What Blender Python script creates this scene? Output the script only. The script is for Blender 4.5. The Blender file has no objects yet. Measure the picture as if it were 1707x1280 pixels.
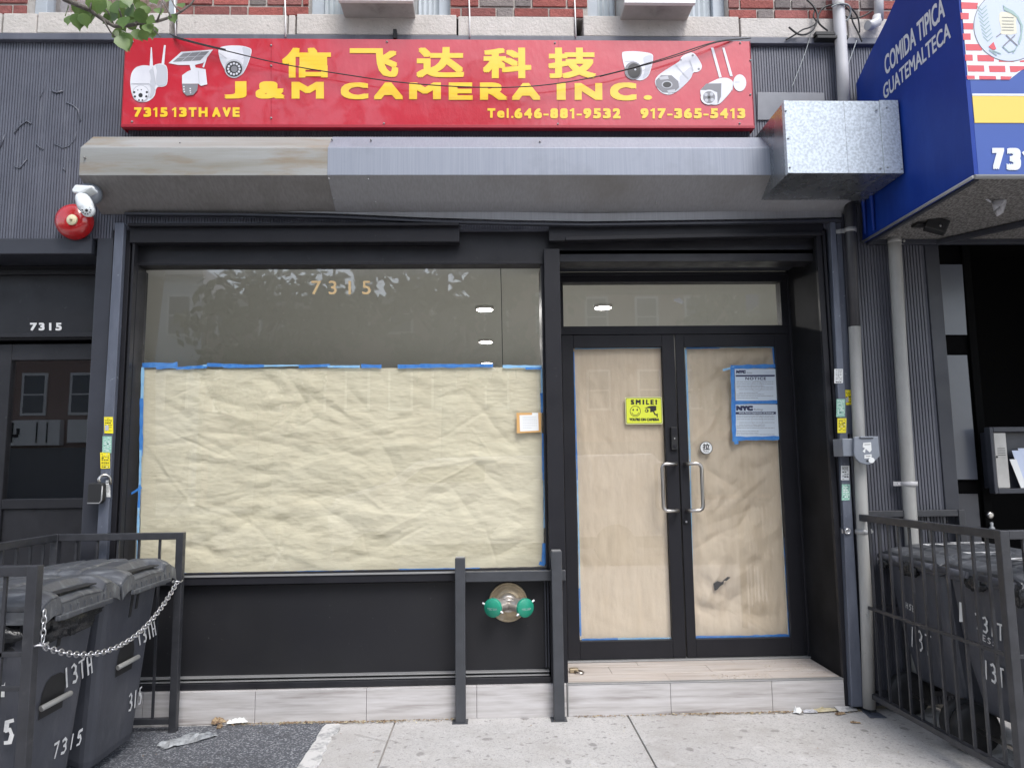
import bpy, bmesh, math, random
from mathutils import Vector, Matrix, noise
random.seed(7)
SC = bpy.context.scene
COL = SC.collection
PI = math.pi
# ---------------------------------------------------------------- camera
FPX, CX, CY = 1200.0, 853.5, 640.0
CAM = Vector((0, -4.25, 1.40))
t_, y_, r_ = math.radians(6.625), math.radians(1.721), math.radians(0.70)
FW = Vector((math.sin(y_)*math.cos(t_), math.cos(y_)*math.cos(t_), math.sin(t_)))
RT = Vector((math.cos(y_), -math.sin(y_), 0)); UP = RT.cross(FW)
RT, UP = RT*math.cos(r_) - UP*math.sin(r_), RT*math.sin(r_) + UP*math.cos(r_)
cd = bpy.data.cameras.new('camera'); cam = bpy.data.objects.new('camera', cd); COL.objects.link(cam)
cd.sensor_width = 36; cd.sensor_fit = 'HORIZONTAL'; cd.lens = FPX*36/1707; cd.clip_start = .05; cd.clip_end = 500
m = Matrix((RT, UP, -FW)).transposed().to_4x4(); m.translation = CAM; cam.matrix_world = m
SC.camera = cam
# ---------------------------------------------------------------- light: bright overcast
SUN_EL, SUN_AZ = math.radians(54), math.radians(158)      # the sun stands over the street, behind the camera
w = bpy.data.worlds.new("World"); SC.world = w; w.use_nodes = True
nt = w.node_tree; bg = nt.nodes['Background']
sky = nt.nodes.new('ShaderNodeTexSky'); sky.sky_type = 'NISHITA'; sky.sun_disc = False
sky.sun_elevation = SUN_EL; sky.sun_rotation = SUN_AZ; sky.dust_density = 1.5; sky.air_density = 1.0
hs = nt.nodes.new('ShaderNodeHueSaturation'); hs.inputs['Saturation'].default_value = .55
nt.links.new(sky.outputs[0], hs.inputs['Color']); nt.links.new(hs.outputs[0], bg.inputs[0]); bg.inputs[1].default_value = .15
sd = bpy.data.lights.new('sun', 'SUN'); sd.energy = 1.2; sd.angle = math.radians(24); sd.color = (1, .975, .945)
so = bpy.data.objects.new('sun', sd); COL.objects.link(so)
sdir = Vector((math.sin(SUN_AZ)*math.cos(SUN_EL), math.cos(SUN_AZ)*math.cos(SUN_EL), math.sin(SUN_EL)))
so.rotation_euler = (-sdir).to_track_quat('-Z', 'Y').to_euler()
SC.view_settings.view_transform = 'Standard'; SC.view_settings.look = 'None'
SC.view_settings.exposure = 1.2; SC.view_settings.gamma = 1
try: SC.cycles.use_denoising = True
except Exception: pass
SC.cycles.max_bounces = 8; SC.cycles.transparent_max_bounces = 16; SC.cycles.sample_clamp_indirect = 6
# ---------------------------------------------------------------- pixel -> point on a real plane
def ray(x, y): return RT*((x-CX)/FPX) - UP*((y-CY)/FPX) + FW
def at(x, y, Y=0.0):
    d = ray(x, y); return CAM + d*((Y-CAM.y)/d.y)
def atX(x, y, X):
    d = ray(x, y); return CAM + d*((X-CAM.x)/d.x)
def atZ(x, y, Z=0.0):
    d = ray(x, y); return CAM + d*((Z-CAM.z)/d.z)
def rect(x0, y0, x1, y1, Y=0.0):
    mx, my = (x0+x1)/2, (y0+y1)/2
    return at(x0, my, Y).x, at(x1, my, Y).x, at(mx, y1, Y).z, at(mx, y0, Y).z
def XX(x, y, Y=0.0): return at(x, y, Y).x
def ZZ(x, y, Y=0.0): return at(x, y, Y).z
# ---------------------------------------------------------------- materials
def mat(name, c, rough=.5, metal=0, c2=None, ns=6, st=(1,1,1), bump=0, bs=40, bst=(1,1,1), coat=0, lo=.35, hi=.65, spec=.5, rv=0, detail=6, c3=None, n3=2.5, st3=(1,1,1), lo3=.55, hi3=.75, attr=None, trans=0):
    M = bpy.data.materials.new(name); M.use_nodes = True
    n = M.node_tree.nodes; L = M.node_tree.links; b = n['Principled BSDF']
    b.inputs['Base Color'].default_value = (*c, 1); b.inputs['Roughness'].default_value = rough
    b.inputs['Metallic'].default_value = metal; b.inputs['Specular IOR Level'].default_value = spec
    if coat: b.inputs['Coat Weight'].default_value = coat; b.inputs['Coat Roughness'].default_value = .06
    tc = n.new('ShaderNodeTexCoord')
    def nz(scale, stv, det=6):
        mp = n.new('ShaderNodeMapping'); mp.inputs['Scale'].default_value = stv; L.new(tc.outputs['Object'], mp.inputs[0])
        t = n.new('ShaderNodeTexNoise'); t.inputs['Scale'].default_value = scale; t.inputs['Detail'].default_value = det; t.inputs['Roughness'].default_value = .62
        L.new(mp.outputs[0], t.inputs['Vector']); return t
    def mixc(fac, A, B):
        x = n.new('ShaderNodeMix'); x.data_type = 'RGBA'; L.new(fac, x.inputs[0])
        for s, v in ((6, A), (7, B)):
            if isinstance(v, tuple): x.inputs[s].default_value = (*v, 1)
            else: L.new(v, x.inputs[s])
        return x.outputs[2]
    def ramp(o, a, z):
        r = n.new('ShaderNodeMapRange'); r.inputs[1].default_value = a; r.inputs[2].default_value = z; L.new(o, r.inputs[0]); return r.outputs[0]
    col = c
    if attr:
        a = n.new('ShaderNodeAttribute'); a.attribute_name = attr; col = a.outputs['Color']
    if c2:
        f = ramp(nz(ns, st, detail).outputs[0], lo, hi)
        if attr:
            x = n.new('ShaderNodeMix'); x.data_type = 'RGBA'; x.blend_type = 'MULTIPLY'; x.inputs[0].default_value = 1
            L.new(col, x.inputs[6]); L.new(mixc(f, (1,1,1), c2), x.inputs[7]); col = x.outputs[2]
        else: col = mixc(f, c, c2)
    if c3: col = mixc(ramp(nz(n3, st3).outputs[0], lo3, hi3), col, c3)
    if not isinstance(col, tuple): L.new(col, b.inputs['Base Color'])
    if rv:
        r = n.new('ShaderNodeMapRange'); r.inputs[1].default_value = .3; r.inputs[2].default_value = .7
        r.inputs[3].default_value = max(0, rough-rv); r.inputs[4].default_value = min(1, rough+rv)
        L.new(nz(ns*1.7, st).outputs[0], r.inputs[0]); L.new(r.outputs[0], b.inputs['Roughness'])
    if bump:
        bp = n.new('ShaderNodeBump'); bp.inputs['Strength'].default_value = bump; bp.inputs['Distance'].default_value = .02
        L.new(nz(bs, bst, 5).outputs[0], bp.inputs['Height']); L.new(bp.outputs[0], b.inputs['Normal'])
    if trans:
        tl = n.new('ShaderNodeBsdfTranslucent'); ms = n.new('ShaderNodeMixShader'); ms.inputs[0].default_value = trans
        if isinstance(col, tuple): tl.inputs[0].default_value = (*col, 1)
        else: L.new(col, tl.inputs[0])
        L.new(b.outputs[0], ms.inputs[1]); L.new(tl.outputs[0], ms.inputs[2]); L.new(ms.outputs[0], n['Material Output'].inputs[0])
    return M
def glass(name, tint=(1,1,1), rough=.0):
    M = bpy.data.materials.new(name); M.use_nodes = True
    n = M.node_tree.nodes; L = M.node_tree.links; n.remove(n['Principled BSDF'])
    tr = n.new('ShaderNodeBsdfTransparent'); tr.inputs[0].default_value = (*tint, 1)
    g = n.new('ShaderNodeBsdfGlossy'); g.inputs['Roughness'].default_value = rough
    fr = n.new('ShaderNodeFresnel'); ge = n.new('ShaderNodeNewGeometry'); mr = n.new('ShaderNodeMapRange')   # same reflectance from either face of the thin pane
    mr.inputs[3].default_value = 1.72; mr.inputs[4].default_value = 1/1.72; L.new(ge.outputs['Backfacing'], mr.inputs[0]); L.new(mr.outputs[0], fr.inputs[0])
    tc = n.new('ShaderNodeTexCoord'); t = n.new('ShaderNodeTexNoise'); t.inputs['Scale'].default_value = .9; L.new(tc.outputs['Object'], t.inputs['Vector'])
    bp = n.new('ShaderNodeBump'); bp.inputs['Strength'].default_value = .02; bp.inputs['Distance'].default_value = .02; L.new(t.outputs[0], bp.inputs['Height']); L.new(bp.outputs[0], g.inputs['Normal'])
    ms = n.new('ShaderNodeMixShader'); L.new(fr.outputs[0], ms.inputs[0]); L.new(tr.outputs[0], ms.inputs[1]); L.new(g.outputs[0], ms.inputs[2])
    L.new(ms.outputs[0], n['Material Output'].inputs[0]); return M
def emit(name, c, s):
    M = bpy.data.materials.new(name); M.use_nodes = True; n = M.node_tree.nodes; b = n['Principled BSDF']
    b.inputs['Emission Color'].default_value = (*c, 1); b.inputs['Emission Strength'].default_value = s; return M
K = {}
K['siding'] = mat('ribbed_siding_paint', (.115,.12,.15), .42, c2=(.085,.09,.115), ns=3, c3=(.18,.185,.215), n3=6, st3=(1.6,1,.16), lo3=.56, hi3=.85, bump=.05, bs=30, rv=.08)
K['siding2'] = mat('pilaster_siding_paint', (.1,.103,.125), .45, c2=(.08,.083,.1), ns=3, c3=(.13,.133,.155), n3=6, lo3=.62, hi3=.85)
K['black'] = mat('black_painted_metal', (.013,.013,.016), .42, spec=.4, c2=(.02,.02,.024), ns=5, bump=.03, bs=25, rv=.12, c3=(.05,.05,.05), n3=30, lo3=.64, hi3=.8)
K['frame'] = mat('dark_anodised_frame', (.012,.012,.0155), .5, spec=.3, c2=(.015,.015,.019), ns=4, c3=(.05,.05,.052), n3=42, lo3=.66, hi3=.8, detail=8, rv=.08)
K['panel'] = mat('black_sheet_panel', (.014,.014,.017), .45, spec=.35, c2=(.016,.016,.018), ns=2, c3=(.07,.07,.07), n3=48, lo3=.68, hi3=.76, rv=.12, bump=.02, bs=6)
K['post'] = mat('grey_black_trim', (.04,.043,.055), .42, spec=.4, c2=(.032,.034,.043), ns=3, rv=.1)
K['edge'] = mat('worn_bright_edge', (.3,.3,.3), .35, .3)
K['rail'] = mat('scuffed_blue_grey_steel', (.135,.15,.19), .45, .25, c2=(.09,.1,.13), ns=9, st=(1,1,.25), c3=(.3,.32,.36), n3=26, lo3=.66, hi3=.74, rv=.12, bump=.08, bs=60)
K['galvold'] = mat('weathered_galvanised_steel', (.225,.215,.185), .55, .2, c2=(.31,.315,.31), ns=2.2, st=(.35,1,5), c3=(.22,.145,.07), n3=3.2, st3=(.6,1,3.5), lo3=.53, hi3=.78, bump=.05, bs=60, bst=(2,1,.05), rv=.1)
K['galv'] = mat('brushed_galvanised_steel', (.225,.245,.295), .5, .25, c2=(.265,.288,.34), ns=34, st=(4,1,.05), c3=(.18,.195,.225), n3=2.5, lo3=.55, hi3=.8, bump=.03, bs=110, bst=(2,1,.03))
K['hoodend'] = mat('lifted_galvanised_underside', (.3,.3,.315), .5, .15, c2=(.255,.255,.265), ns=30, st=(3,1,.1), c3=(.2,.19,.18), n3=2, lo3=.5, hi3=.8)  # underside copy of the hood steel, its shade lightened in the colour
K['hoodold'] = mat('dull_stained_underside', (.235,.225,.22), .55, .1, c2=(.19,.18,.175), ns=24, st=(3,1,.1), c3=(.15,.14,.13), n3=3, lo3=.5, hi3=.8)
K['spangle'] = mat('spangled_zinc_sheet', (.42,.475,.53), .5, .15, c2=(.64,.71,.78), ns=75, lo=.38, hi=.58, detail=3, c3=(.36,.41,.45), n3=150, lo3=.56, hi3=.68)
K['zincdark'] = mat('zinc_sheet_side', (.4,.42,.44), .28, .8, c2=(.3,.32,.34), ns=5, st=(1,1,.3), rv=.1)
K['stone'] = mat('limestone_ledge', (.56,.52,.49), .85, c2=(.48,.45,.42), ns=9, c3=(.36,.33,.31), n3=40, lo3=.6, hi3=.72, bump=.35, bs=50)
K['mortar'] = mat('mortar', (.38,.34,.31), .9, c2=(.5,.47,.44), ns=10, bump=.3, bs=80)
K['brick'] = mat('brick', (.3,.1,.08), .8, c2=(.62,.6,.6), ns=22, lo=.3, hi=.75, bump=.5, bs=70, attr='tone')
K['tile'] = mat('wood_look_grey_tile', (.4,.38,.37), .45, c2=(.53,.515,.515), ns=4.5, st=(.55,3,8), c3=(.25,.225,.215), n3=3, st3=(.5,3,9), lo3=.52, hi3=.72, detail=8, rv=.08)
K['tilewarm'] = mat('wood_look_beige_tile', (.45,.39,.345), .45, c2=(.54,.5,.47), ns=4.5, st=(.55,8,3), c3=(.27,.215,.18), n3=3, st3=(.5,9,3), lo3=.54, hi3=.76, detail=8, rv=.08)
K['grout'] = mat('grout', (.3,.28,.26), .9)
K['white'] = mat('white_paint', (.78,.78,.78), .45)
K['whiteplastic'] = mat('white_plastic', (.76,.79,.8), .3)
K['vinylframe'] = mat('grey_window_vinyl', (.42,.47,.52), .5, c2=(.36,.4,.45), ns=7)
K['pleat'] = mat('pleated_side_curtain', (.5,.54,.58), .55, c2=(.42,.47,.49), ns=5)
K['acmetal'] = mat('air_conditioner_steel', (.46,.45,.43), .45, .1, c2=(.36,.35,.33), ns=5, c3=(.16,.15,.14), n3=4, lo3=.55, hi3=.8)
K['red'] = mat('glossy_red_sign_vinyl', (.5,.009,.028), .3, c2=(.44,.008,.024), ns=3, coat=1, bump=.22, bs=7, bst=(1.5,1,.7))
K['redside'] = mat('dark_red_sign_edge', (.3,.006,.02), .4)
K['yellow'] = mat('yellow_vinyl', (.85,.53,.02), .35, coat=.6, bump=.1, bs=4.5)
K['redbell'] = mat('red_enamel', (.5,.01,.012), .22, coat=.8, c2=(.42,.01,.012), ns=8)
K['cream'] = mat('cream_plate', (.75,.68,.45), .4)
K['dark'] = mat('dark_print', (.02,.02,.022), .45)
K['greyprint'] = mat('grey_print', (.2,.2,.22), .5)
K['lightprint'] = mat('pale_grey_print', (.45,.46,.5), .5)
K['camwhite'] = mat('printed_white', (.72,.72,.76), .3, coat=.6, c2=(.62,.62,.68), ns=7)
K['kraft'] = mat('pale_kraft_paper', (.70,.655,.495), .85, c2=(.65,.6,.445), ns=3, st=(.9,1,1.6), bump=.22, bs=34, bst=(.65,1,1.9), trans=.08)
K['kraft2'] = mat('brown_kraft_paper', (.68,.58,.445), .8, c2=(.61,.51,.38), ns=7, st=(3,1,.4), bump=.14, bs=30, bst=(2,1,.8), c3=(.53,.42,.3), n3=5, lo3=.6, hi3=.85, trans=.06)
K['tape'] = mat('blue_masking_tape', (.04,.2,.58), .6, c2=(.09,.3,.66), ns=22, lo=.4, hi=.7)
K['tapelight'] = mat('faded_masking_tape', (.35,.6,.8), .6, c2=(.2,.45,.75), ns=18)
K['steel'] = mat('brushed_stainless', (.58,.56,.53), .28, 1, c2=(.5,.48,.46), ns=12)
K['chrome'] = mat('zinc_chain', (.62,.62,.64), .3, .95)
K['brass'] = mat('tarnished_brass', (.46,.38,.26), .42, .6, c2=(.34,.27,.18), ns=18, c3=(.58,.52,.44), n3=9)
K['bronze'] = mat('nickel_brass', (.6,.57,.53), .34, .7, c2=(.47,.43,.39), ns=8)
K['green'] = mat('green_plastic_cap', (.012,.27,.17), .4, c2=(.015,.22,.14), ns=8)
K['bin'] = mat('dark_grey_bin_plastic', (.066,.069,.084), .5, c2=(.05,.053,.064), ns=5, st=(1,1,.5), c3=(.11,.113,.125), n3=9, st3=(1,1,.35), lo3=.55, hi3=.85, bump=.06, bs=60, rv=.1)
K['binlid'] = mat('scuffed_bin_lid', (.075,.08,.09), .42, c2=(.05,.053,.06), ns=6, c3=(.2,.21,.22), n3=14, st3=(.4,2,1), lo3=.54, hi3=.8, bump=.1, bs=40, rv=.12)
K['rubber'] = mat('black_rubber', (.014,.014,.015), .6)
K['paint'] = mat('white_brush_paint', (.75,.75,.74), .6, c2=(.6,.6,.6), ns=40)
K['bag'] = mat('black_bin_liner', (.018,.019,.021), .25, bump=.4, bs=20)
K['iron'] = mat('grey_black_iron', (.024,.025,.029), .42, c2=(.036,.037,.043), ns=14, c3=(.055,.055,.06), n3=20, lo3=.58, hi3=.8, rv=.1)
K['bollard'] = mat('charcoal_steel', (.04,.043,.049), .4, c2=(.052,.055,.063), ns=9, rv=.08)
K['pvc'] = mat('off_white_conduit', (.55,.54,.55), .4, c2=(.47,.46,.46), ns=6, st=(1,1,.4), c3=(.36,.33,.3), n3=12, lo3=.66, hi3=.8)
K['pipegrey'] = mat('grey_painted_pipe', (.36,.355,.34), .5, c2=(.28,.275,.26), ns=8, st=(1,1,.3), c3=(.2,.19,.17), n3=25, lo3=.66, hi3=.76, bump=.08, bs=60)
K['pipeblack'] = mat('black_pipe', (.03,.03,.036), .45, c2=(.045,.045,.05), ns=9)
K['cable'] = mat('black_cable', (.016,.016,.017), .5)
K['cablegrey'] = mat('grey_cable', (.33,.35,.35), .5)
K['boxgrey'] = mat('grey_electrical_box', (.2,.22,.255), .42, .3, c2=(.26,.28,.32), ns=4)
K['blue'] = mat('royal_blue_awning_vinyl', (.008,.04,.275), .5, spec=.25, c2=(.006,.033,.235), ns=2.5, bump=.1, bs=4, c3=(.02,.065,.34), n3=4, st3=(1,1,.3), lo3=.5, hi3=.85)
K['bluefront'] = mat('blue_awning_face', (.03,.08,.34), .4, c2=(.027,.074,.31), ns=2)
K['yellowband'] = mat('yellow_awning_band', (.72,.53,.1), .4)
K['awnwhite'] = mat('white_awning_print', (.66,.7,.74), .4)
K['awnbrick'] = mat('pink_red_awning_brick', (.6,.08,.1), .4)
K['awngreen'] = mat('sage_awning_print', (.3,.42,.4), .5)
K['awnpale'] = mat('pale_blue_awning_print', (.52,.58,.72), .5)
K['parch'] = mat('parchment_print', (.66,.64,.52), .5)
K['mesh'] = mat('perforated_grey_soffit', (.26,.25,.24), .6, .2, c2=(.1,.095,.09), ns=95, st=(1,.5,1), lo=.42, hi=.58, detail=1)
K['scrap'] = mat('white_plastic_scrap', (.75,.75,.78), .5, trans=.4, c2=(.62,.62,.65), ns=18)
K['clearwrap'] = mat('crumpled_clear_plastic', (.5,.52,.54), .2, c2=(.25,.26,.27), ns=30, bump=.5, bs=40, trans=.3)
K['conc'] = mat('sidewalk_concrete', (.485,.475,.475), .85, c2=(.42,.412,.412), ns=2.2, c3=(.31,.302,.3), n3=90, lo3=.52, hi3=.72, bump=.25, bs=130, detail=9)
def pavement():
    M = mat('sidewalk_concrete', (.5,.485,.47), .85, c2=(.425,.412,.4), ns=1.6, c3=(.3,.29,.285), n3=110, lo3=.5, hi3=.7, bump=.3, bs=150, detail=9)
    n = M.node_tree.nodes; L = M.node_tree.links; b = n['Principled BSDF']; src = b.inputs['Base Color'].links[0].from_socket
    tc = n.new('ShaderNodeTexCoord')
    def layer(src, scale, lo, hi, c, amt, kind='v', st=(1,1,1)):
        mp = n.new('ShaderNodeMapping'); mp.inputs['Scale'].default_value = st; L.new(tc.outputs['Object'], mp.inputs[0])
        if kind == 'v':
            t = n.new('ShaderNodeTexVoronoi'); t.voronoi_dimensions = '2D'; t.inputs['Scale'].default_value = scale; t.inputs['Randomness'].default_value = 1; o = t.outputs['Distance']
            w2 = n.new('ShaderNodeTexNoise'); w2.inputs['Scale'].default_value = scale*2.5; L.new(tc.outputs['Object'], w2.inputs['Vector']); vm = n.new('ShaderNodeMix'); vm.data_type = 'VECTOR'; vm.inputs[0].default_value = .06; L.new(mp.outputs[0], vm.inputs[4]); L.new(w2.outputs['Color'], vm.inputs[5]); L.new(vm.outputs[1], t.inputs['Vector'])
        else:
            t = n.new('ShaderNodeTexNoise'); t.inputs['Scale'].default_value = scale; t.inputs['Detail'].default_value = 9; t.inputs['Roughness'].default_value = .7; L.new(mp.outputs[0], t.inputs['Vector']); o = t.outputs[0]
        r = n.new('ShaderNodeMapRange'); r.inputs[1].default_value = lo; r.inputs[2].default_value = hi; r.inputs[3].default_value = amt if kind == 'v' else 0; r.inputs[4].default_value = 0 if kind == 'v' else amt; L.new(o, r.inputs[0])
        x = n.new('ShaderNodeMix'); x.data_type = 'RGBA'; L.new(r.outputs[0], x.inputs[0]); L.new(src, x.inputs[6]); x.inputs[7].default_value = (*c, 1); return x.outputs[2]
    src = layer(src, 3.1, .045, .075, (.2,.19,.185), .75); src = layer(src, 9, .05, .1, (.17,.16,.155), .6); src = layer(src, 24, .06, .14, (.22,.2,.19), .55)
    src = layer(src, 1.3, .5, .66, (.33,.31,.29), .6, 'n'); src = layer(src, 3.4, .55, .7, (.3,.28,.26), .5, 'n'); src = layer(src, 7, .58, .74, (.6,.59,.58), .6, 'n'); src = layer(src, 60, .6, .68, (.68,.67,.66), .5, 'n')
    L.new(src, b.inputs['Base Color']); return M
K['conc'] = pavement()
K['asphalt'] = mat('speckled_asphalt', (.085,.09,.105), .8, c2=(.34,.35,.37), ns=95, lo=.52, hi=.62, detail=3, c3=(.05,.052,.06), n3=5, lo3=.5, hi3=.8, bump=.7, bs=120)
K['road'] = mat('road_asphalt', (.06,.06,.062), .85, c2=(.045,.045,.047), ns=3)
K['concpale'] = mat('chipped_pale_concrete', (.55,.54,.53), .85, c2=(.3,.3,.3), ns=14, lo=.5, hi=.62, bump=.4, bs=60)
K['leaf'] = mat('leaf_green', (.16,.25,.07), .42, c2=(.09,.165,.045), ns=5, trans=.35)
K['leafdark'] = mat('leaf_dark_green', (.045,.08,.025), .5, c2=(.03,.055,.018), ns=.5, trans=.25)
K['bark'] = mat('grey_brown_bark', (.11,.095,.085), .85, c2=(.17,.15,.135), ns=30, st=(1,1,.4), bump=.5, bs=60)
K['litter'] = mat('dry_leaf_litter', (.13,.08,.05), .9, c2=(.38,.28,.17), ns=60, detail=2)
K['card'] = mat('torn_cardboard', (.42,.36,.22), .85, c2=(.55,.5,.36), ns=18)
K['glass'] = glass('window_glass'); K['glassdark'] = glass('tinted_door_glass', (.55,.56,.58))
K['roomwall'] = mat('room_plaster', (.68,.7,.68), .9); K['roomfloor'] = mat('room_floor', (.6,.58,.55), .6)
K['lamp'] = emit('lit_lamp_diffuser', (1,.97,.9), 14)
K['greypane'] = mat('grey_translucent_pane', (.115,.125,.15), .25, c2=(.095,.105,.13), ns=2)
K['greypanel'] = mat('charcoal_door_panel', (.045,.047,.058), .35, c2=(.036,.038,.047), ns=2)
K['deep'] = mat('unlit_black_recess', (.0018,.0018,.002), .8, spec=.08)  # near-black colour carries the darkness of the unlit recesses
K['stkyellow'] = mat('yellow_sticker', (.82,.7,.02), .5); K['stkmint'] = mat('mint_sticker', (.38,.62,.52), .55, c2=(.16,.36,.26), ns=160, detail=2)
K['stkwhite'] = mat('white_sticker', (.74,.75,.74), .55); K['smile'] = mat('lime_yellow_sign', (.72,.78,.06), .4)
K['smileedge'] = mat('pale_sign_edge', (.78,.82,.4), .45); K['notice'] = mat('notice_paper', (.66,.73,.8), .6, c2=(.6,.68,.76), ns=4)
K['navy'] = mat('navy_print', (.025,.03,.09), .5); K['gold'] = mat('gold_numerals', (.5,.36,.19), .4); K['orange'] = mat('orange_card', (.6,.34,.12), .6)
K['rowbrick'] = mat('brown_row_brick', (.28,.19,.165), .85, c2=(.36,.27,.24), ns=9, st=(1,1,3)); K['rowtan'] = mat('tan_row_brick', (.42,.3,.25), .85, c2=(.35,.24,.2), ns=7, st=(1,1,3))
K['rowpale'] = mat('pale_stucco', (.6,.62,.65), .8); K['carpaint'] = mat('white_car_paint', (.78,.78,.79), .5); K['carglass'] = mat('dark_car_glass', (.01,.01,.012), .08)
# ---------------------------------------------------------------- mesh builder
class MB:
    def __init__(s): s.v = []; s.f = []; s.m = []; s.s = []; s.col = {}
    def add(s, vs, fs, m=0, sm=False):
        o = len(s.v); s.v += [Vector(a) for a in vs]
        for f in fs: s.f.append([o+i for i in f]); s.m.append(m); s.s.append(sm)
        return s
    def box(s, x0, x1, y0, y1, z0, z1, m=0):
        x0, x1 = sorted((x0, x1)); y0, y1 = sorted((y0, y1)); z0, z1 = sorted((z0, z1))
        return s.add([(x0,y0,z0),(x1,y0,z0),(x1,y1,z0),(x0,y1,z0),(x0,y0,z1),(x1,y0,z1),(x1,y1,z1),(x0,y1,z1)],
                     [(0,3,2,1),(4,5,6,7),(0,1,5,4),(1,2,6,5),(2,3,7,6),(3,0,4,7)], m)
    def bar(s, a, b, w, h, up=(0,0,1), m=0):
        a, b = Vector(a), Vector(b); d = (b-a).normalized(); upv = Vector(up)
        sd_ = d.cross(upv); sd_ = sd_.normalized() if sd_.length > 1e-4 else d.cross(Vector((0,1,0))).normalized(); uv = sd_.cross(d)
        q = [(-1,-1),(1,-1),(1,1),(-1,1)]
        vs = [p+sd_*(i*w/2)+uv*(j*h/2) for p in (a,b) for i,j in q]
        return s.add(vs, [(3,2,1,0),(4,5,6,7),(0,1,5,4),(1,2,6,5),(2,3,7,6),(3,0,4,7)], m)
    def prism(s, pts, axis, d0, d1, m=0, ms=None):
        """pts: polygon in the two other axes (X,Z) for 'y', (Y,Z) for 'x', (X,Y) for 'z'"""
        def P(p, d): return {'y': (p[0], d, p[1]), 'x': (d, p[0], p[1]), 'z': (p[0], p[1], d)}[axis]
        n = len(pts); vs = [P(p, d0) for p in pts]+[P(p, d1) for p in pts]
        s.add(vs, [tuple(range(n)), tuple(range(2*n-1, n-1, -1))], m)
        o = len(s.v)-2*n
        for i in range(n):
            j = (i+1) % n; s.f.append([o+i, o+n+i, o+n+j, o+j]); s.m.append(m if ms is None else ms[i]); s.s.append(False)
        return s
    def poly(s, pts, m=0): return s.add(pts, [tuple(range(len(pts)))], m)
    def slab(s, pts, off, m=0):
        """thin plate: front polygon pts, back shifted by off"""
        off = Vector(off); n = len(pts); pts = [Vector(p) for p in pts]
        s.add(pts+[p+off for p in pts], [tuple(range(n)), tuple(range(2*n-1, n-1, -1))]+[(i, n+i, n+(i+1) % n, (i+1) % n) for i in range(n)], m); return s
    def tube(s, path, r, n=8, m=0, closed=False, caps=True):
        P = [Vector(p) for p in path]; N = len(P); rs = r if isinstance(r, (list, tuple)) else [r]*N
        T = []
        for i in range(N):
            a = P[(i-1) % N] if closed or i > 0 else P[i]; b = P[(i+1) % N] if closed or i < N-1 else P[i]
            T.append((b-a).normalized())
        ref = Vector((0,0,1)) if abs(T[0].z) < .9 else Vector((0,1,0))
        nn = (ref - T[0]*ref.dot(T[0])).normalized(); vs = []
        for i in range(N):
            nn = (nn - T[i]*nn.dot(T[i])).normalized(); bb = T[i].cross(nn)
            for k in range(n):
                a = 2*PI*k/n; vs.append(P[i]+(nn*math.cos(a)+bb*math.sin(a))*rs[i])
        fs = []
        for i in range(N if closed else N-1):
            j = (i+1) % N
            for k in range(n): fs.append((i*n+k, i*n+(k+1) % n, j*n+(k+1) % n, j*n+k))
        s.add(vs, fs, m, True)
        if caps and not closed:
            o = len(s.v)-N*n
            s.f += [[o+k for k in range(n-1, -1, -1)], [o+(N-1)*n+k for k in range(n)]]; s.m += [m, m]; s.s += [False, False]
        return s
    def lathe(s, prof, o, ax, n=24, m=0, sm=True, cap=True):
        """prof: (radius, height along ax)"""
        o, ax = Vector(o), Vector(ax).normalized(); u = ax.orthogonal().normalized(); v = ax.cross(u); vs = []
        for r, h in prof:
            for k in range(n): a = 2*PI*k/n; vs.append(o+ax*h+(u*math.cos(a)+v*math.sin(a))*r)
        s.add(vs, [(i*n+k, i*n+(k+1) % n, (i+1)*n+(k+1) % n, (i+1)*n+k) for i in range(len(prof)-1) for k in range(n)], m, sm)
        q = len(s.v)-len(vs)
        if not cap: return s
        if prof[0][0] > 1e-5: s.f.append([q+k for k in range(n-1, -1, -1)]); s.m.append(m); s.s.append(False)
        if prof[-1][0] > 1e-5: s.f.append([q+(len(prof)-1)*n+k for k in range(n)]); s.m.append(m); s.s.append(False)
        return s
    def grid(s, fn, nu, nv, m=0, sm=True):
        vs = [fn(i/nu, j/nv) for j in range(nv+1) for i in range(nu+1)]
        return s.add(vs, [(j*(nu+1)+i, j*(nu+1)+i+1, (j+1)*(nu+1)+i+1, (j+1)*(nu+1)+i) for j in range(nv) for i in range(nu)], m, sm)
    def build(s, name, mats, parent=None, bevel=0, local=False, solid=0):
        mats = mats if isinstance(mats, (list, tuple)) else [mats]
        me = bpy.data.meshes.new(name)
        if parent is not None and not local: off = wloc(parent)
        elif parent is None and s.v:
            xs = [v.x for v in s.v]; ys = [v.y for v in s.v]; zs = [v.z for v in s.v]
            off = Vector(((min(xs)+max(xs))/2, (min(ys)+max(ys))/2, min(zs)))
        else: off = Vector((0,0,0))
        me.from_pydata([v-off for v in s.v], [], s.f)
        me.polygons.foreach_set('material_index', s.m); me.polygons.foreach_set('use_smooth', s.s)
        for k in mats: me.materials.append(K[k] if isinstance(k, str) else k)
        if s.col:
            ca = me.color_attributes.new('tone', 'FLOAT_COLOR', 'CORNER')
            for p in me.polygons:
                c = s.col.get(p.index, (.3,.1,.08))
                for li in p.loop_indices: ca.data[li].color = (*c, 1)
        me.update()
        o = bpy.data.objects.new(name, me); COL.objects.link(o)
        if parent is not None: o.parent = parent
        else: o.location = off
        if solid:
            md = o.modifiers.new('thickness', 'SOLIDIFY'); md.thickness = solid; md.offset = -1
        if bevel:
            md = o.modifiers.new('soft_edges', 'BEVEL'); md.width = bevel; md.segments = 2; md.limit_method = 'ANGLE'; md.angle_limit = math.radians(40)
        return o
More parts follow.
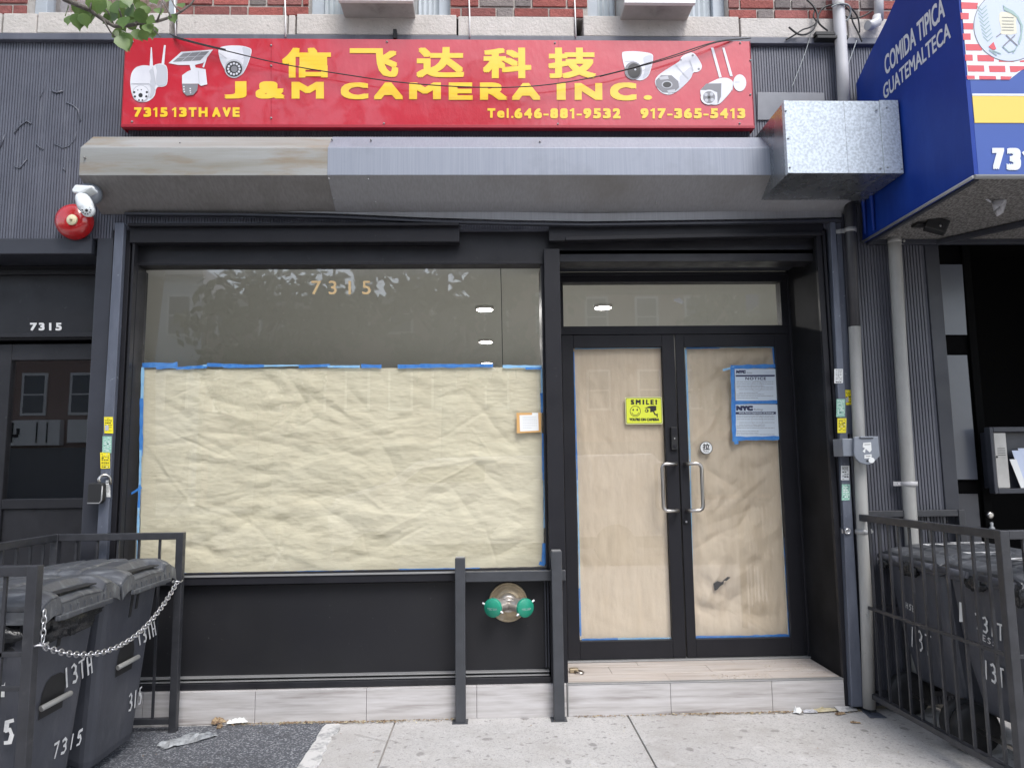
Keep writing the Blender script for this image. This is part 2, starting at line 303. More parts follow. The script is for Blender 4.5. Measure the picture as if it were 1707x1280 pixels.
def wloc(o):
    l = Vector((0,0,0))
    while o is not None: l += o.location; o = o.parent
    return l
def tag(o, label, cat, group=None, kind=None):
    o['label'] = label; o['category'] = cat
    if group: o['group'] = group
    if kind: o['kind'] = kind
    return o
def thing(name, label, cat, loc, group=None, rz=0):
    o = bpy.data.objects.new(name, None); COL.objects.link(o); o.location = Vector(loc); o.rotation_euler = (0,0,rz); o.empty_display_size = .1
    return tag(o, label, cat, group)
def struct(o): o['kind'] = 'structure'; return o
def copy_tree(o, parent=None):
    c = o.copy(); COL.objects.link(c)
    if parent is not None: c.parent = parent
    for ch in list(o.children): copy_tree(ch, c)
    return c
def BX(name, mats, parent, b, bevel=.003):
    mb = MB(); mb.box(*b); return mb.build(name, mats, parent, bevel)
# ---------------------------------------------------------------- lettering
_gc = {}
def glyphs(t, spacing=1.0):
    if (t, spacing) in _gc: return _gc[(t, spacing)]
    c = bpy.data.curves.new('lettering', 'FONT'); c.body = t; c.size = 1; c.space_character = spacing; c.resolution_u = 4
    o = bpy.data.objects.new('lettering', c); COL.objects.link(o); dg = bpy.context.evaluated_depsgraph_get(); dg.update()
    me = bpy.data.meshes.new_from_object(o.evaluated_get(dg))
    V = [(v.co.x, v.co.y) for v in me.vertices]; F = [list(p.vertices) for p in me.polygons]
    bpy.data.objects.remove(o); bpy.data.curves.remove(c); bpy.data.meshes.remove(me)
    _gc[(t, spacing)] = (V, F); return V, F
def letters(mb, t, O, U, W, m=0, bold=0.0, spacing=1.0, depth=None, boldy=None):
    """text t fitted to the parallelogram O, O+U, O+W; bold = stroke growth as a share of the cap height"""
    O, U, W = Vector(O), Vector(U), Vector(W); n = (depth if depth is not None else U.cross(W).normalized())
    V, F = glyphs(t, spacing); xs = [v[0] for v in V]; ys = [v[1] for v in V]
    x0, x1, y0, y1 = min(xs), max(xs), min(ys), max(ys)
    h = W.length; bu = bold*h/max(U.length, 1e-6); bv = (bold if boldy is None else boldy)
    offs = [(0,0)] if not bold else [(0,0)]+[(a, b) for a in (-1,0,1) for b in (-1,0,1) if a or b]+[(.5*a, .5*b) for a, b in ((1,1),(-1,1),(1,-1),(-1,-1))]
    for k, (ox, oy) in enumerate(offs):
        vs = []
        for x, y in V:
            a = bu+(x-x0)/(x1-x0)*(1-2*bu)+ox*bu; b = bv+(y-y0)/(y1-y0)*(1-2*bv)+oy*bv
            vs.append(O+U*a+W*b+n*(.00006*k))
        mb.add(vs, F, m)
    return mb
def wall_text(mb, t, box, Y, m=0, **kw):
    """box in photograph pixels on the plane Y"""
    x0, y0, x1, y1 = box; O = at(x0, y1, Y); U = at(x1, y1, Y)-O; W = at(x0, y0, Y)-O
    return letters(mb, t, O, U, W, m, depth=Vector((0,-1,0)), **kw)
def ppoly(mb, pts, Y, m=0, f=None):
    if f: pts = [f(*p) for p in pts]
    P = [at(x, y, Y) for x, y in pts]
    return mb.poly(P, m)
def oval(cx, cy, rx, ry, n=20, a0=0, a1=2*PI): return [(cx+rx*math.cos(a0+(a1-a0)*i/n), cy+ry*math.sin(a0+(a1-a0)*i/n)) for i in range(n)]
def ring(mb, cx, cy, rx, ry, w_, Y, m=0, n=24):
    for i in range(n):
        a, b = 2*PI*i/n, 2*PI*(i+1)/n
        mb.poly([at(cx+rx*math.cos(a), cy+ry*math.sin(a), Y), at(cx+rx*math.cos(b), cy+ry*math.sin(b), Y), at(cx+(rx-w_)*math.cos(b), cy+(ry-w_)*math.sin(b), Y), at(cx+(rx-w_)*math.cos(a), cy+(ry-w_)*math.sin(a), Y)], m)
def pline(mb, a, b, w_, Y, m=0):
    (x0, y0), (x1, y1) = a, b; l = math.hypot(x1-x0, y1-y0) or 1; nx, ny = -(y1-y0)/l*w_/2, (x1-x0)/l*w_/2
    mb.poly([at(x0+nx, y0+ny, Y), at(x1+nx, y1+ny, Y), at(x1-nx, y1-ny, Y), at(x0-nx, y0-ny, Y)], m)
STROKES = {'1': [[(.4,.0),(.55,1)]], '3': [[(.1,.9),(.5,1),(.8,.82),(.7,.6),(.35,.52),(.75,.45),(.85,.22),(.55,.02),(.1,.06)]], 'T': [[(0,.95),(.95,1)],[(.5,.97),(.45,0)]],
    'H': [[(.1,0),(.12,1)],[(.8,0),(.82,1)],[(.1,.5),(.8,.52)]], '7': [[(.05,.95),(.75,1),(.35,0)]], '5': [[(.9,1),(.35,.97),(.25,.58),(.6,.62),(.8,.35),(.6,.04),(.15,.05)]], 'E': [[(.8,1),(.1,1),(.1,0),(.8,0)],[(.1,.5),(.7,.5)]], 'D': [[(.1,0),(.1,1),(.6,.92),(.85,.5),(.6,.08),(.1,0)]], 'O': [[(.5,1),(.15,.8),(.1,.4),(.4,0),(.8,.2),(.85,.7),(.5,1)]], 'S': [[(.85,.9),(.4,1),(.12,.75),(.5,.52),(.85,.25),(.5,0),(.1,.1)]]}
def brush(mb, t, O, U, W, r=.007, m=0):
    """hand-painted strokes on a face: O corner, U run of the whole word, W height"""
    O, U, W = Vector(O), Vector(U), Vector(W); n = U.cross(W).normalized(); k = len(t)
    for i, ch in enumerate(t):
        for st in STROKES.get(ch, []):
            pts = [O+U*((i+.08+p[0]*.74)/k)+W*p[1]+n*.001 for p in st]
            for a, b in zip(pts[:-1], pts[1:]):
                d = (b-a); q = n.cross(d).normalized()*r*random.uniform(.75,1.1); e = d.normalized()*r*.5; z = n*random.uniform(0,.0012)
                mb.poly([a-e-q+z, b+e-q+z, b+e+q+z, a-e+q+z], m)
    return mb
# ================================================================ SETTING: ground
mb = MB(); mb.box(-60, 60, -60, 12, -.5, -.16); struct(mb.build('road', 'road'))
mb = MB(); jx = [-9, -7.4, -5.6, -3.8, -2.05, -.55, .76, 2.3, 3.9, 5.6, 7.3, 9]; jy = [-5.2, -3.55, -1.75, .02]
for i in range(len(jx)-1):
    for j in range(3):
        g = .004
        mb.box(jx[i]+g, jx[i+1]-g, jy[j]+g, jy[j+1]-g, -.14, -.001+random.uniform(-.0015, .0015))
o = mb.build('sidewalk', 'conc', bevel=.004); struct(o)
mb = MB(); mb.box(-40, 40, -5.2, 1.2, -.15, -.012); struct(mb.build('sidewalk_bed', 'grout'))
mb = MB(); mb.box(-60, 60, -24.4, -20, -.15, 0); struct(mb.build('far_sidewalk', 'conc'))
mb = MB()
for pts in ([(628,1231),(640,1234),(652,1233),(668,1238)], [(590,1222),(612,1227),(629,1231)], [(1079,1240),(1086,1244),(1093,1243)], [(1210,1262),(1226,1266),(1246,1263),(1262,1270)]):
    for a, b in zip(pts[:-1], pts[1:]):
        A, B = atZ(*a, .0035), atZ(*b, .0035); d = (B-A).normalized(); q = Vector((-d.y, d.x, 0))*.002; mb.poly([A-q, B-q*.6, B+q*.6, A+q])
struct(mb.build('pavement_cracks', 'grout'))
# speckled asphalt square at the bins, its ragged pale border
random.seed(3)
mb = MB(); e = [(-.90+random.uniform(-.012, .012), -.03-i*.06) for i in range(36)]
mb.prism([(-4.2, -.03)]+e+[(-4.2, -2.13)], 'z', -.01, .004); struct(mb.build('asphalt_patch', 'asphalt'))
mb = MB(); a = [(-.93+random.uniform(-.006, .006), -.05-i*.06) for i in range(36)]; b = [(-.845+random.uniform(-.014, .014), -.05-i*.06) for i in range(36)]
mb.prism(a+b[::-1], 'z', -.01, .008); struct(mb.build('kerb_strip', 'concpale', bevel=.004))
# ================================================================ THE SHOP BUILDING
shop = thing('shop_building', 'brick building with grey ribbed fascia and black glazed shopfront numbered 7315', 'building', (0,0,0))
zl0, zl1, zrear = ZZ(853,64), ZZ(853,31), ZZ(700,356)
XRs, XRt = XX(1556,620), XX(1582,640)
def siding(name, x0, x1, z0, z1, Y, pitch, mt, parent, g=.006):
    mb = MB(); n = int((x1-x0)/pitch); prof = []
    for i in range(n):
        x = x0+i*pitch; j = random.uniform(-.0006, .0006)+.0022*noise.noise((x*1.7, z0, 3))+(.003 if i % 19 == 0 else 0)
        prof += [(x, Y+j), (x+pitch*.66, Y+j), (x+pitch*.72, Y+g), (x+pitch*.92, Y+g)]
    prof.append((x1, Y))
    for a, b in zip(prof[:-1], prof[1:]): mb.add([(a[0],a[1],z0),(b[0],b[1],z0),(b[0],b[1],z1),(a[0],a[1],z1)], [(0,1,2,3)])
    mb.box(x0, x1, Y+g+.002, Y+.05, z0, z1)
    return mb.build(name, mt, parent)
siding('fascia_siding', -4.6, 3.1, zrear-.1, zl0-.045, 0, .0165, 'siding', shop)
siding('side_siding', -4.6, XX(189,380), ZZ(100,398), zrear-.1, 0, .0165, 'siding', shop)
siding('pilaster_siding', XX(1409,620), XRs, .02, zrear-.1, 0, .019, 'siding2', shop)
BX('fascia_cap', 'siding', shop, (-4.6, 3.1, -.03, .05, zl0-.045, zl0-.002), .004)
BX('pilaster_trim', 'post', shop, (XRs+.002, XRt, -.008, .3, .01, zrear-.1), .004)
# old glue scars of a former sign
mb = MB()
for pts, r in (([(87,152),(95,155),(105,152)], .006), ([(110,171),(122,176),(130,183),(134,203)], .004), ([(24,223),(33,210),(45,202),(52,207)], .005), ([(127,220),(125,232),(115,244),(105,247),(90,240)], .0025), ([(24,278),(33,281),(45,265)], .004), ([(60,240),(72,250)], .003), ([(66,166),(73,150),(75,135)], .0015), ([(105,280),(109,285)], .004), ([(1,245),(8,225)], .004)):
    mb.tube([at(x, y, -.002) for x, y in pts], r, 6)
mb.build('glue_scar', 'siding', shop)
# limestone ledge, block by block
mb = MB(); xb = [(-4.6,-1.0),(8,64),(66,285),(297,480),(482,493),(496,761),(764,957),(972,1230),(1233,1410),(1412,1600)]
XB = [(-4.6, XX(5,48))]+[(XX(a,48), XX(b,48)) for a, b in xb[1:]]
for i, (a, b) in enumerate(XB):
    hi = i in (2, 5, 7); mb.box(a, b, -.024 if hi else -.02, .3, zl0+(.002 if hi else 0), zl1+(.006 if hi else 0))
mb.build('stone_ledge', 'stone', shop, .006)
# brick courses, each brick modelled; three window openings
wins = [(XX(45,20), XX(292,20)), (XX(515,20), XX(750,20)), (XX(980,20), XX(1214,20))]
mb = MB(); random.seed(11); zt = zl1+.002; tones = [(.33,.085,.07),(.38,.1,.085),(.3,.095,.085),(.26,.1,.09),(.24,.205,.195),(.2,.17,.165),(.36,.12,.1)]
row = 0
while zt < 5.4:
    x = -4.6 + (.115 if row % 2 else 0)
    k = 0
    while x < 4.6:
        l = .098 if (k % 3 == 1) else .212
        a, b = x, min(x+l, 4.6)
        for w0, w1 in wins:
            if a < w1 and b > w0:
                if a < w0-.03: b = w0-.004
                elif b > w1+.03: a = w1+.004
                else: a = b = None; break
        if a is not None and b-a > .02:
            f0 = len(mb.f); d = random.uniform(-.004, .004); mb.box(a, b, -.004+d, .1, zt+.006, zt+.062)
            c = random.choice(tones[:4] if l > .15 and random.random() < .75 else tones[3:6]); q = random.uniform(.8, 1.15)
            for fi in range(f0, len(mb.f)): mb.col[fi] = tuple(v*q for v in c)
        x += l+.011; k += 1
    zt += .0715; row += 1
mb.build('brick_courses', 'brick', shop, .003)
mb = MB(); ed = [-4.6]+[v for p in wins for v in p]+[4.6]
for i in range(0, len(ed), 2): mb.box(ed[i], ed[i+1], .006, .4, zl1, 5.4)
mb.build('mortar_bed', 'mortar', shop)
BX('upper_wall', K['rowbrick'], shop, (-4.6, 4.6, .0, .4, 5.41, 9.5))
# upper windows
for i, (a, b) in enumerate(wins):
    z0, z1 = zl1+.012, 5.38; mb = MB(); t = .075
    mb.box(a, a+t, .07, .16, z0, z1); mb.box(b-t, b, .07, .16, z0, z1); mb.box(a+t, b-t, .07, .16, z0, z0+.03); mb.box(a+t, b-t, .07, .16, z1-.05, z1)
    f = mb.build('upper_window', 'vinylframe', shop, .004)
    p = MB(); p.box(a+t, b-t, .135, .141, z0+.03, z1-.05); p.build('pane', 'glass', f)
    d = MB(); d.box(a+.02, b-.02, .5, .52, z0, z1); d.box(a, b, .40, .5, z0-.05, z0); d.build('room_blind', 'vinylframe', f)
# caulk lines beside the windows
mb = MB()
for x0, x1, x2 in ((291,292,293), (475,476,476), (782,783,783), (958,959,960)):
    mb.tube([at(x0,0,-.012), at(x1,30,-.03), at(x2,62,-.04)], .0045, 6)
mb.build('white_conduit', 'white', shop)
# ---- left flat entry of the house
hb = (-4.6, XX(156,412))
BX('entry_header', 'post', shop, (hb[0], hb[1], -.02, .26, ZZ(80,425), ZZ(80,398)-.003), .005)
XP0, XP1 = XX(150.5,620), XX(178,620)
BX('entry_post', 'post', shop, (XP0, XP1, -.004, .45, .01, ZZ(165,397)), .004)
mb = MB(); Y = .22
mb.box(-4.6, XP0, Y, Y+.05, ZZ(80,566,Y), ZZ(80,425)); mb.box(-4.6, XP0, Y-.03, Y, ZZ(80,459,Y), ZZ(80,452,Y)); mb.box(-4.6, XP0, Y-.02, Y, ZZ(80,563,Y), ZZ(80,556,Y))
mb.build('transom_panel', 'black', shop, .003)
mb = MB(); wall_text(mb, '7315', (50,538,103,551), Y-.003, bold=.06, spacing=1.25); mb.build('house_number', 'white', shop)
Y = .26; g = rect(11, 600, 149, 831, Y); g = (g[0], XP0+.06, g[2], g[3]); mb = MB(); dl = g[0]-.11
mb.box(dl, g[0], Y, Y+.05, .03, ZZ(80,573,Y)); mb.box(g[1], g[1]+.1, Y, Y+.05, .03, ZZ(80,573,Y)); mb.box(g[0], g[1], Y, Y+.05, g[3], ZZ(80,573,Y)); mb.box(g[0], g[1], Y, Y+.05, g[2]-.06, g[2]); mb.box(g[0], g[1], Y+.015, Y+.045, .03, g[2]-.06)
door = mb.build('entry_door', 'black', shop, .004)
p = MB(); p.box(g[0], g[1], Y+.02, Y+.026, g[2], g[3]); p.build('pane', 'glass', door)
p = MB(); p.tube([(dl+.05, Y-.04, 1.0), (dl+.05, Y-.04, 1.12)], .012); p.build('handle', 'steel', door)
mb = MB(); mb.box(-4.6, dl, Y-.01, Y+.1, 0, ZZ(80,573,Y)); mb.box(-4.6, XP0, .42, .46, 0, 3); mb.build('entry_dark_backing', 'deep', shop)  # wall left of the door, plus a black board standing for the unlit hall
# ---- shop opening: jambs, header, window frame
XJ = XX(191,695,0)
mb = MB(); mb.box(XJ, XX(203,695,.0), .0, .16, .02, ZZ(300,372)); mb.box(XX(203,695,.0)+.001, XX(213,695,.03), .035, .16, .02, ZZ(300,372)); mb.box(XX(205,695,-.02), XX(209,695,-.02), -.012, .034, .02, ZZ(300,372))
mb.build('window_jamb', 'frame', shop, .003)
XRret = XX(1333,820,.46)
BX('header_panel', 'black', shop, (XJ, XX(1389,620), .06, .2, ZZ(560,438,.06), ZZ(560,340,.06)), .003)
mb = MB(); mb.box(XX(213,500), XX(766,391,-.01), -.02, .055, ZZ(490,404,-.02), ZZ(490,377,-.02)); mb.box(XX(213,500), XX(766,391,-.01), -.05, -.021, ZZ(490,379,-.02), ZZ(490,374,-.02)); mb.build('gate_bottom_bar', 'frame', shop, .004)
mb = MB(); P = [at(915,378,-.01), at(1372,373,-.01), at(1372,392,-.01), at(915,402,-.01)]; mb.slab(P, (0,.06,0)); P = [at(943,395,-.035), at(1368,386,-.035), at(1368,392,-.035), at(943,401,-.035)]; mb.slab(P, (0,.024,0))
mb.build('gate_bottom_bar', 'frame', shop, .004)
# window
Yg = .10; gx0, gx1, gz0, gz1 = rect(224.4, 445, 905.5, 951, Yg)
fr = MB(); xm0, xm1 = XX(911,690,.03), XX(938,690,.03)
fr.box(XX(213,695,.03)+.001, gx0, .05, .16, gz0-.05, ZZ(560,437,.05)); fr.box(gx0, xm0, .05, .16, gz1, ZZ(560,437,.05))
fr.box(gx1, xm0, .06, .16, gz0, gz1); fr.box(gx0, xm0, .09, .16, gz0-.012, gz0)
window = fr.build('display_window', 'frame', shop, .003)
fr = MB(); fr.box(gx0-.01, xm0-.001, .02, .15, ZZ(600,971,.02), ZZ(600,956,.02)); fr.box(XX(213,695,.03)+.002, gx0-.01, .03, .15, ZZ(600,971,.02), ZZ(600,956,.02)); fr.build('sill', 'frame', window, .003)
fr = MB(); fr.box(gx0-.01, xm0-.001, .012, .0195, ZZ(600,957.6,.02), ZZ(600,954.6,.02)); fr.build('sill_edge', 'edge', window, .001)
p = MB(); p.box(gx0, gx1, Yg, Yg+.006, gz0, gz1); p.build('pane', 'glass', window)
mb = MB(); wall_text(mb, '7315', (519,468,618,491), Yg-.002, bold=.015, spacing=1.6); mb.build('window_number', 'gold', window)
BX('mullion', 'frame', shop, (xm0, xm1, .02, .5, ZZ(920,1140,.02), ZZ(920,415,.02)), .003)
# knee wall
zk1, zk0 = ZZ(600,972,.06), ZZ(600,1146,.0)
BX('knee_panel', 'panel', shop, (XJ, xm0-.002, .075, .15, zk0, zk1), .002)
mb = MB()
for y in (1124.5, 1130.5): mb.box(XJ, xm0-.01, .035, .0745, ZZ(600,y+1.6,.035), ZZ(600,y-.6,.035))
mb.build('panel_trim', 'edge', shop, .001)
mb = MB(); mb.box(XX(908.5,1050,.05), XX(911,1050,.05), .045, .0745, ZZ(900,1112,.05), zk1); mb.box(XX(913,1050,.05), XX(915.5,1050,.05), .045, .0745, ZZ(900,1112,.05), zk1); mb.build('panel_upright', 'post', shop, .001)
BX('base_strip', 'black', shop, (XJ, xm0-.002, .02, .0745, zk0, ZZ(600,1133,.035)), .002)
mb = MB(); x = XX(425,1180)-.62*2; xe = XX(945,1165)
while x < xe:
    a, b = max(x, XJ-.02), min(x+.62, xe)
    if b > a: mb.box(a+.001, b-.001, -.002, .12, .0, zk0-.003)
    x += .62
mb.build('tile_base', 'tile', shop, .002)
# step and recess
zs = .176; xs0, xs1 = xe+.002, XX(1407,1150)
mb = MB(); x = xs0; q = [xs0, XX(1118,1165), XX(1287,1160), xs1]
for a, b in zip(q[:-1], q[1:]): mb.box(a+.001, b-.001, -.004, .006, .0, zs-.006)
tb = MB()
for k, (ya, yb, off) in enumerate(((.03,.185,.0),(.186,.345,.31),(.346,.5,.12))):
    x = xs0-off
    while x < xs1:
        a, b = max(x, xs0), min(x+.6, xs1); x += .6
        if b-a > .01: tb.box(a+.0006, b-.0006, ya, yb, .1, zs+random.uniform(-.0008,.0008))
step = mb.build('entrance_step', 'tile', shop, .002); tb.build('tread', 'tilewarm', step, .002)
mb = MB(); mb.box(xs0, xs1, -.006, .0285, zs-.006, zs+.001); mb.box(xs0, xs0+.008, -.008, -.0045, 0, zs-.006); mb.build('step_nosing', 'edge', step, .002)
mb = MB(); mb.box(xs0, xs1, .007, .5, 0, .099); mb.box(xs0, xs1, .006, .03, .099, zs-.0062); mb.build('step_core', 'grout', step)
Yd = .46; zd1 = ZZ(1134,557,Yd); zd0 = zs+.014
BX('threshold', 'edge', shop, (xm1, XRret, Yd-.03, Yd+.05, zs+.001, zs+.011), .002)
ztr0, ztr1 = ZZ(1120,543,Yd), ZZ(1120,470,Yd); zrc = ZZ(1150,424,.06)
mb = MB(); xt0, xt1 = XX(939,506,Yd), XX(1302,506,Yd); xd0, xd1 = XX(941,820,Yd), XX(1327,820,Yd)
mb.box(xm1-.02, XRret, Yd, Yd+.08, zd1, ztr0); mb.box(xm1-.02, XRret, Yd, Yd+.08, ztr1, zrc); mb.box(xm1-.02, xt0, Yd, Yd+.08, ztr0, ztr1); mb.box(xt1, XRret, Yd, Yd+.08, ztr0, ztr1); mb.box(xd1+.002, XRret, Yd, Yd+.08, zs+.012, zd1); mb.box(xm1-.02, xd0-.002, Yd, Yd+.08, zs+.012, zd1)
mb.box(xm1, XRret, Yd-.02, Yd-.0005, ztr1+.045, ztr1+.065)
dframe = mb.build('door_frame', 'frame', shop, .003)
p = MB(); p.box(xt0, xt1, Yd+.03, Yd+.036, ztr0, ztr1); p.build('transom_pane', 'glass', dframe)
def leaf(x0, x1, ga, gb, hinge):
    za, zb = ZZ(1040,1067,Yd), ZZ(1040,579,Yd); mb = MB()
    mb.box(x0, ga, Yd-.006, Yd+.04, zd0, zd1-.004); mb.box(gb, x1, Yd-.006, Yd+.04, zd0, zd1-.004); mb.box(ga, gb, Yd-.006, Yd+.04, zb, zd1-.004); mb.box(ga, gb, Yd-.006, Yd+.04, zd0, za)
    d = mb.build('shop_door', 'frame', shop, .003)
    mb = MB(); mb.box(ga, gb, Yd+.014, Yd+.02, za, zb); mb.build('pane', 'glass', d)
    return d, (ga, gb, za, zb)
dl_, gl = leaf(xd0, XX(1133,820,Yd), XX(961,820,Yd), XX(1112,820,Yd), 0)
dr_, gr_ = leaf(XX(1135,820,Yd), xd1, XX(1150,820,Yd), XX(1305,820,Yd), 1)
for d, xa, xh in ((dl_, 1126, 1104), (dr_, 1143, 1170)):
    y0, y1 = Yd-.006, Yd-.07; zt_, zb_ = ZZ(1130,773,Yd), ZZ(1140,850,Yd); a, b = XX(xa,811,Yd), XX(xh,811,Yd-.06); path = []
    sg = 1 if b > a else -1; R = .03
    path = [(a, y0, zt_), (a, y1+R, zt_), (a+sg*.012, y1, zt_)]
    path += [(b-sg*R, y1, zt_)]+[(b-sg*R+sg*R*math.sin(k*PI/8), y1, zt_-R+R*math.cos(k*PI/8)) for k in range(1, 5)]
    path += [(b-sg*R+sg*R*math.cos(k*PI/8), y1, zb_+R-R*math.sin(k*PI/8)) for k in range(0, 5)]+[(a+sg*.012, y1, zb_), (a, y1+R, zb_), (a, y0, zb_)]
    mb = MB(); mb.tube(path, .0118, 14); mb.build('pull_handle', 'steel', d)
mb = MB(); c = at(1143,869,Yd); mb.lathe([(.017,0),(.017,.008),(.013,.011)], (c.x, Yd-.006, c.z), (0,-1,0), 20); mb.lathe([(.007,.0115),(.006,.014)], (c.x, Yd-.006, c.z), (0,-1,0), 12, 1); mb.build('lock_cylinder', ['frame', 'chrome'], dr_)
# recess ceiling and right return
BX('recess_soffit', 'post', shop, (xm1, XRret+.3, .06, Yd-.001, zrc, zrc+.03), .003)
XRf = XX(1388,820,0)
mb = MB(); mb.slab([(XRret, Yd, .01), (XRf, .03, .01), (XRf, .03, zrc+.2), (XRret, Yd, zrc+.2)], (.06,.0,0)); mb.build('return_panel', mat('glossy_black_panel', (.008,.008,.009), .6, spec=.1, c2=(.018,.018,.02), ns=3), shop)
mb = MB(); mb.box(XRret-.012, XRret+.012, Yd-.02, Yd-.0215+.02-.001, zs+.002, zrc); mb.box(XRf-.004, XRf+.03, .0, .029, .01, ZZ(1380,385)); mb.box(XRf+.034, XRf+.05, -.012, .02, .01, ZZ(1380,385)); mb.build('return_trim', 'frame', shop, .003)
BX('jamb_wall', 'black', shop, (XRf+.0, XX(1409,620)+.02, .03, .5, .005, zrc+.4), .002)
# interior
mb = MB(); zc = 2.86
mb.box(-4.5, 3.0, .52, 13, zc, zc+.05); mb.box(-4.54, -4.5, .47, 13, 0, zc); mb.box(3.0, 3.05, .52, 13, 0, zc); mb.box(-4.5, 3.0, 13, 13.1, 0, zc); mb.box(-2.28, xm1-.03, .201, .519, gz1+.06, gz1+.11)
mb.build('interior_wall', 'roomwall', shop)
mb = MB(); mb.box(-4.5, 3.0, .55, 13, .1, .17); mb.build('interior_floor', 'roomfloor', shop)
# unseen boards added to close the roof void so no daylight leaks in
mb = MB(); mb.box(-4.6, 4.6, .41, .46, zc+.06, 9.5); mb.box(-4.6, 4.6, .46, 13.2, 9.4, 9.5); mb.box(-4.6, -4.55, .46, 13.2, 0, 9.4); mb.box(4.55, 4.6, .46, 13.2, 0, 9.4); mb.box(-4.6, 4.6, 13.12, 13.2, 0, 9.4); mb.build('void_boards', 'rowbrick', shop)
# ceiling lights that are lit in the photograph
spots = [atZ(808,512,zc), atZ(810,567,zc), atZ(812,603,zc), atZ(1005,509,zc)]
lab = ['lit round ceiling light nearest the display window glass', 'lit round ceiling light second from the display window glass', 'lit round ceiling light deepest inside, just above the blue tape', 'lit round ceiling light seen through the transom above the doors']
for i, s in enumerate(spots):
    t = thing('ceiling_light', lab[i], 'ceiling light', (s.x, s.y, zc-.03), 'lit ceiling lights inside the shop')
    mb = MB(); mb.lathe([(.074,.0),(.074,.012),(.0001,.012)], (s.x, s.y, zc-.027), (0,0,1), 28); mb.build('diffuser', 'lamp', t)
    mb = MB(); mb.lathe([(.0745,.004),(.082,.004),(.086,.029),(.0745,.029),(.0745,.004)], (s.x, s.y, zc-.03), (0,0,1), 28, cap=False); mb.build('trim_ring', 'white', t)
    ld = bpy.data.lights.new('lamp_glow', 'AREA'); ld.shape = 'DISK'; ld.size = .14; ld.energy = 8.5; ld.color = (1,.98,.95)
    lo = bpy.data.objects.new('lamp_glow', ld); COL.objects.link(lo); lo.parent = t; lo.location = (0,0,-.02)
# ================================================================ NEIGHBOUR RESTAURANT FRONT
rest = thing('restaurant_front', 'black restaurant front with grey door pane set back under the blue awning', 'building', (3.3,.5,0))
Y = .12; mb = MB(); xa = XRt+.002
def quadbox(pts, Y, d): 
    return [at(x, y, Y) for x, y in pts], (0, d, 0)
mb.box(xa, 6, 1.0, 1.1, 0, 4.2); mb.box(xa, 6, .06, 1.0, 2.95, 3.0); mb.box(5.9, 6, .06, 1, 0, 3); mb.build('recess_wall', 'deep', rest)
mb = MB(); X1 = XX(1628,700,Y)
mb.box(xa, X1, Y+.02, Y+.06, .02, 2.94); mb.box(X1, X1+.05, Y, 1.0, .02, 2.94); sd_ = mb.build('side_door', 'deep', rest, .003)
mb = MB(); mb.slab([at(1549,441,Y), at(1604,441,Y), at(1612,558,Y), at(1560,558,Y)], (0,.015,0)); mb.build('upper_pane', 'greypane', sd_)
mb = MB(); mb.slab([at(1561,592,Y), at(1612,592,Y), at(1630,799,Y), at(1578,799,Y)], (0,.015,0)); mb.build('lower_pane', 'greypane', sd_)
mb = MB(); mb.slab([at(1581,823,Y), at(1630,823,Y), at(1655,1120,Y), at(1605,1120,Y)], (0,.015,0)); mb.build('kick_panel', 'greypanel', sd_)
c = at(1650,858,Y-.03); mb = MB(); mb.lathe([(.012,0),(.012,.02),(.02,.026),(.022,.036),(.012,.044)], (c.x, c.y+.03, c.z), (0,-1,0), 16); mb.build('door_knob', 'steel', rest)
c = at(1640,727,Y); mb = MB(); mb.lathe([(.014,0),(.014,.006),(.01,.012)], (c.x, c.y, c.z), (0,-1,0), 16); mb.build('red_button', 'redbell', rest)
BX('upper_fascia', 'siding2', rest, (3.1, 6, .0, .05, 2.96, zl0), .003)
BX('upper_wall', 'rowbrick', rest, (4.62, 9, .0, .4, zl0, 9.5)); BX('stone_ledge', 'stone', rest, (XX(1603,48), 9, -.02, .3, zl0, zl1), .005)
# ================================================================ THINGS ON THE FACADE
# ---- red shop sign
Ys = -.085
sx0, sx1, sz0, sz1 = XX(207,136,Ys), XX(1253,139,Ys), ZZ(730,208.5,Ys), ZZ(730,66.5,Ys)
sign = thing('shop_sign', 'long glossy red shop sign with yellow lettering and printed cameras', 'shop sign', ((sx0+sx1)/2, -.04, sz0))
mb = MB()
def face(u, v): return Vector((sx0+(sx1-sx0)*u, Ys+.0012*noise.noise((u*9, v*2.2, 1.3))+.0006*noise.noise((u*40, v*6, 4)), sz0+(sz1-sz0)*v))
mb.grid(face, 160, 24); P0 = lambda x, z: (x, Ys+.004, z)
mb.build('panel', 'red', sign)
mb = MB(); mb.box(sx0, sx1, Ys+.006, -.004, sz0, sz1); mb.box(sx0-.003, sx1+.003, Ys-.005, Ys+.03, sz0-.02, sz0-.001); mb.box(sx0-.004, sx0-.0005, Ys-.004, -.004, sz0-.02, sz1); mb.box(sx1+.0005, sx1+.004, Ys-.004, -.004, sz0-.02, sz1); mb.build('edge_frame', 'redside', sign, .002)
Yt = Ys-.0026
mb = MB()
for ch, b in (('信',(470,80,552,130)), ('飞',(583,81,664,129)), ('达',(694,79,774,130)), ('科',(805,80,886,131)), ('技',(914,80,994,131))):
    wall_text(mb, ch, b, Yt, bold=.052, boldy=.042)
for ch, b in (('J',(374,136,411,165)), ('&',(426,136,475,165)), ('M',(486,137,540,165)), ('C',(568,138,614,166)), ('A',(623,138,672,166)), ('M',(682,138,735,166)), ('E',(748,138,788,167)), ('R',(800,138,846,167)), ('A',(853,139,901,167)), ('I',(928,139,943,167)), ('N',(958,139,1004,167)), ('C',(1017,138,1061,168)), ('.',(1073,159,1087,167))):
    wall_text(mb, ch, b, Yt, bold=.1 if ch != '.' else 0, boldy=.075 if ch != '.' else 0)
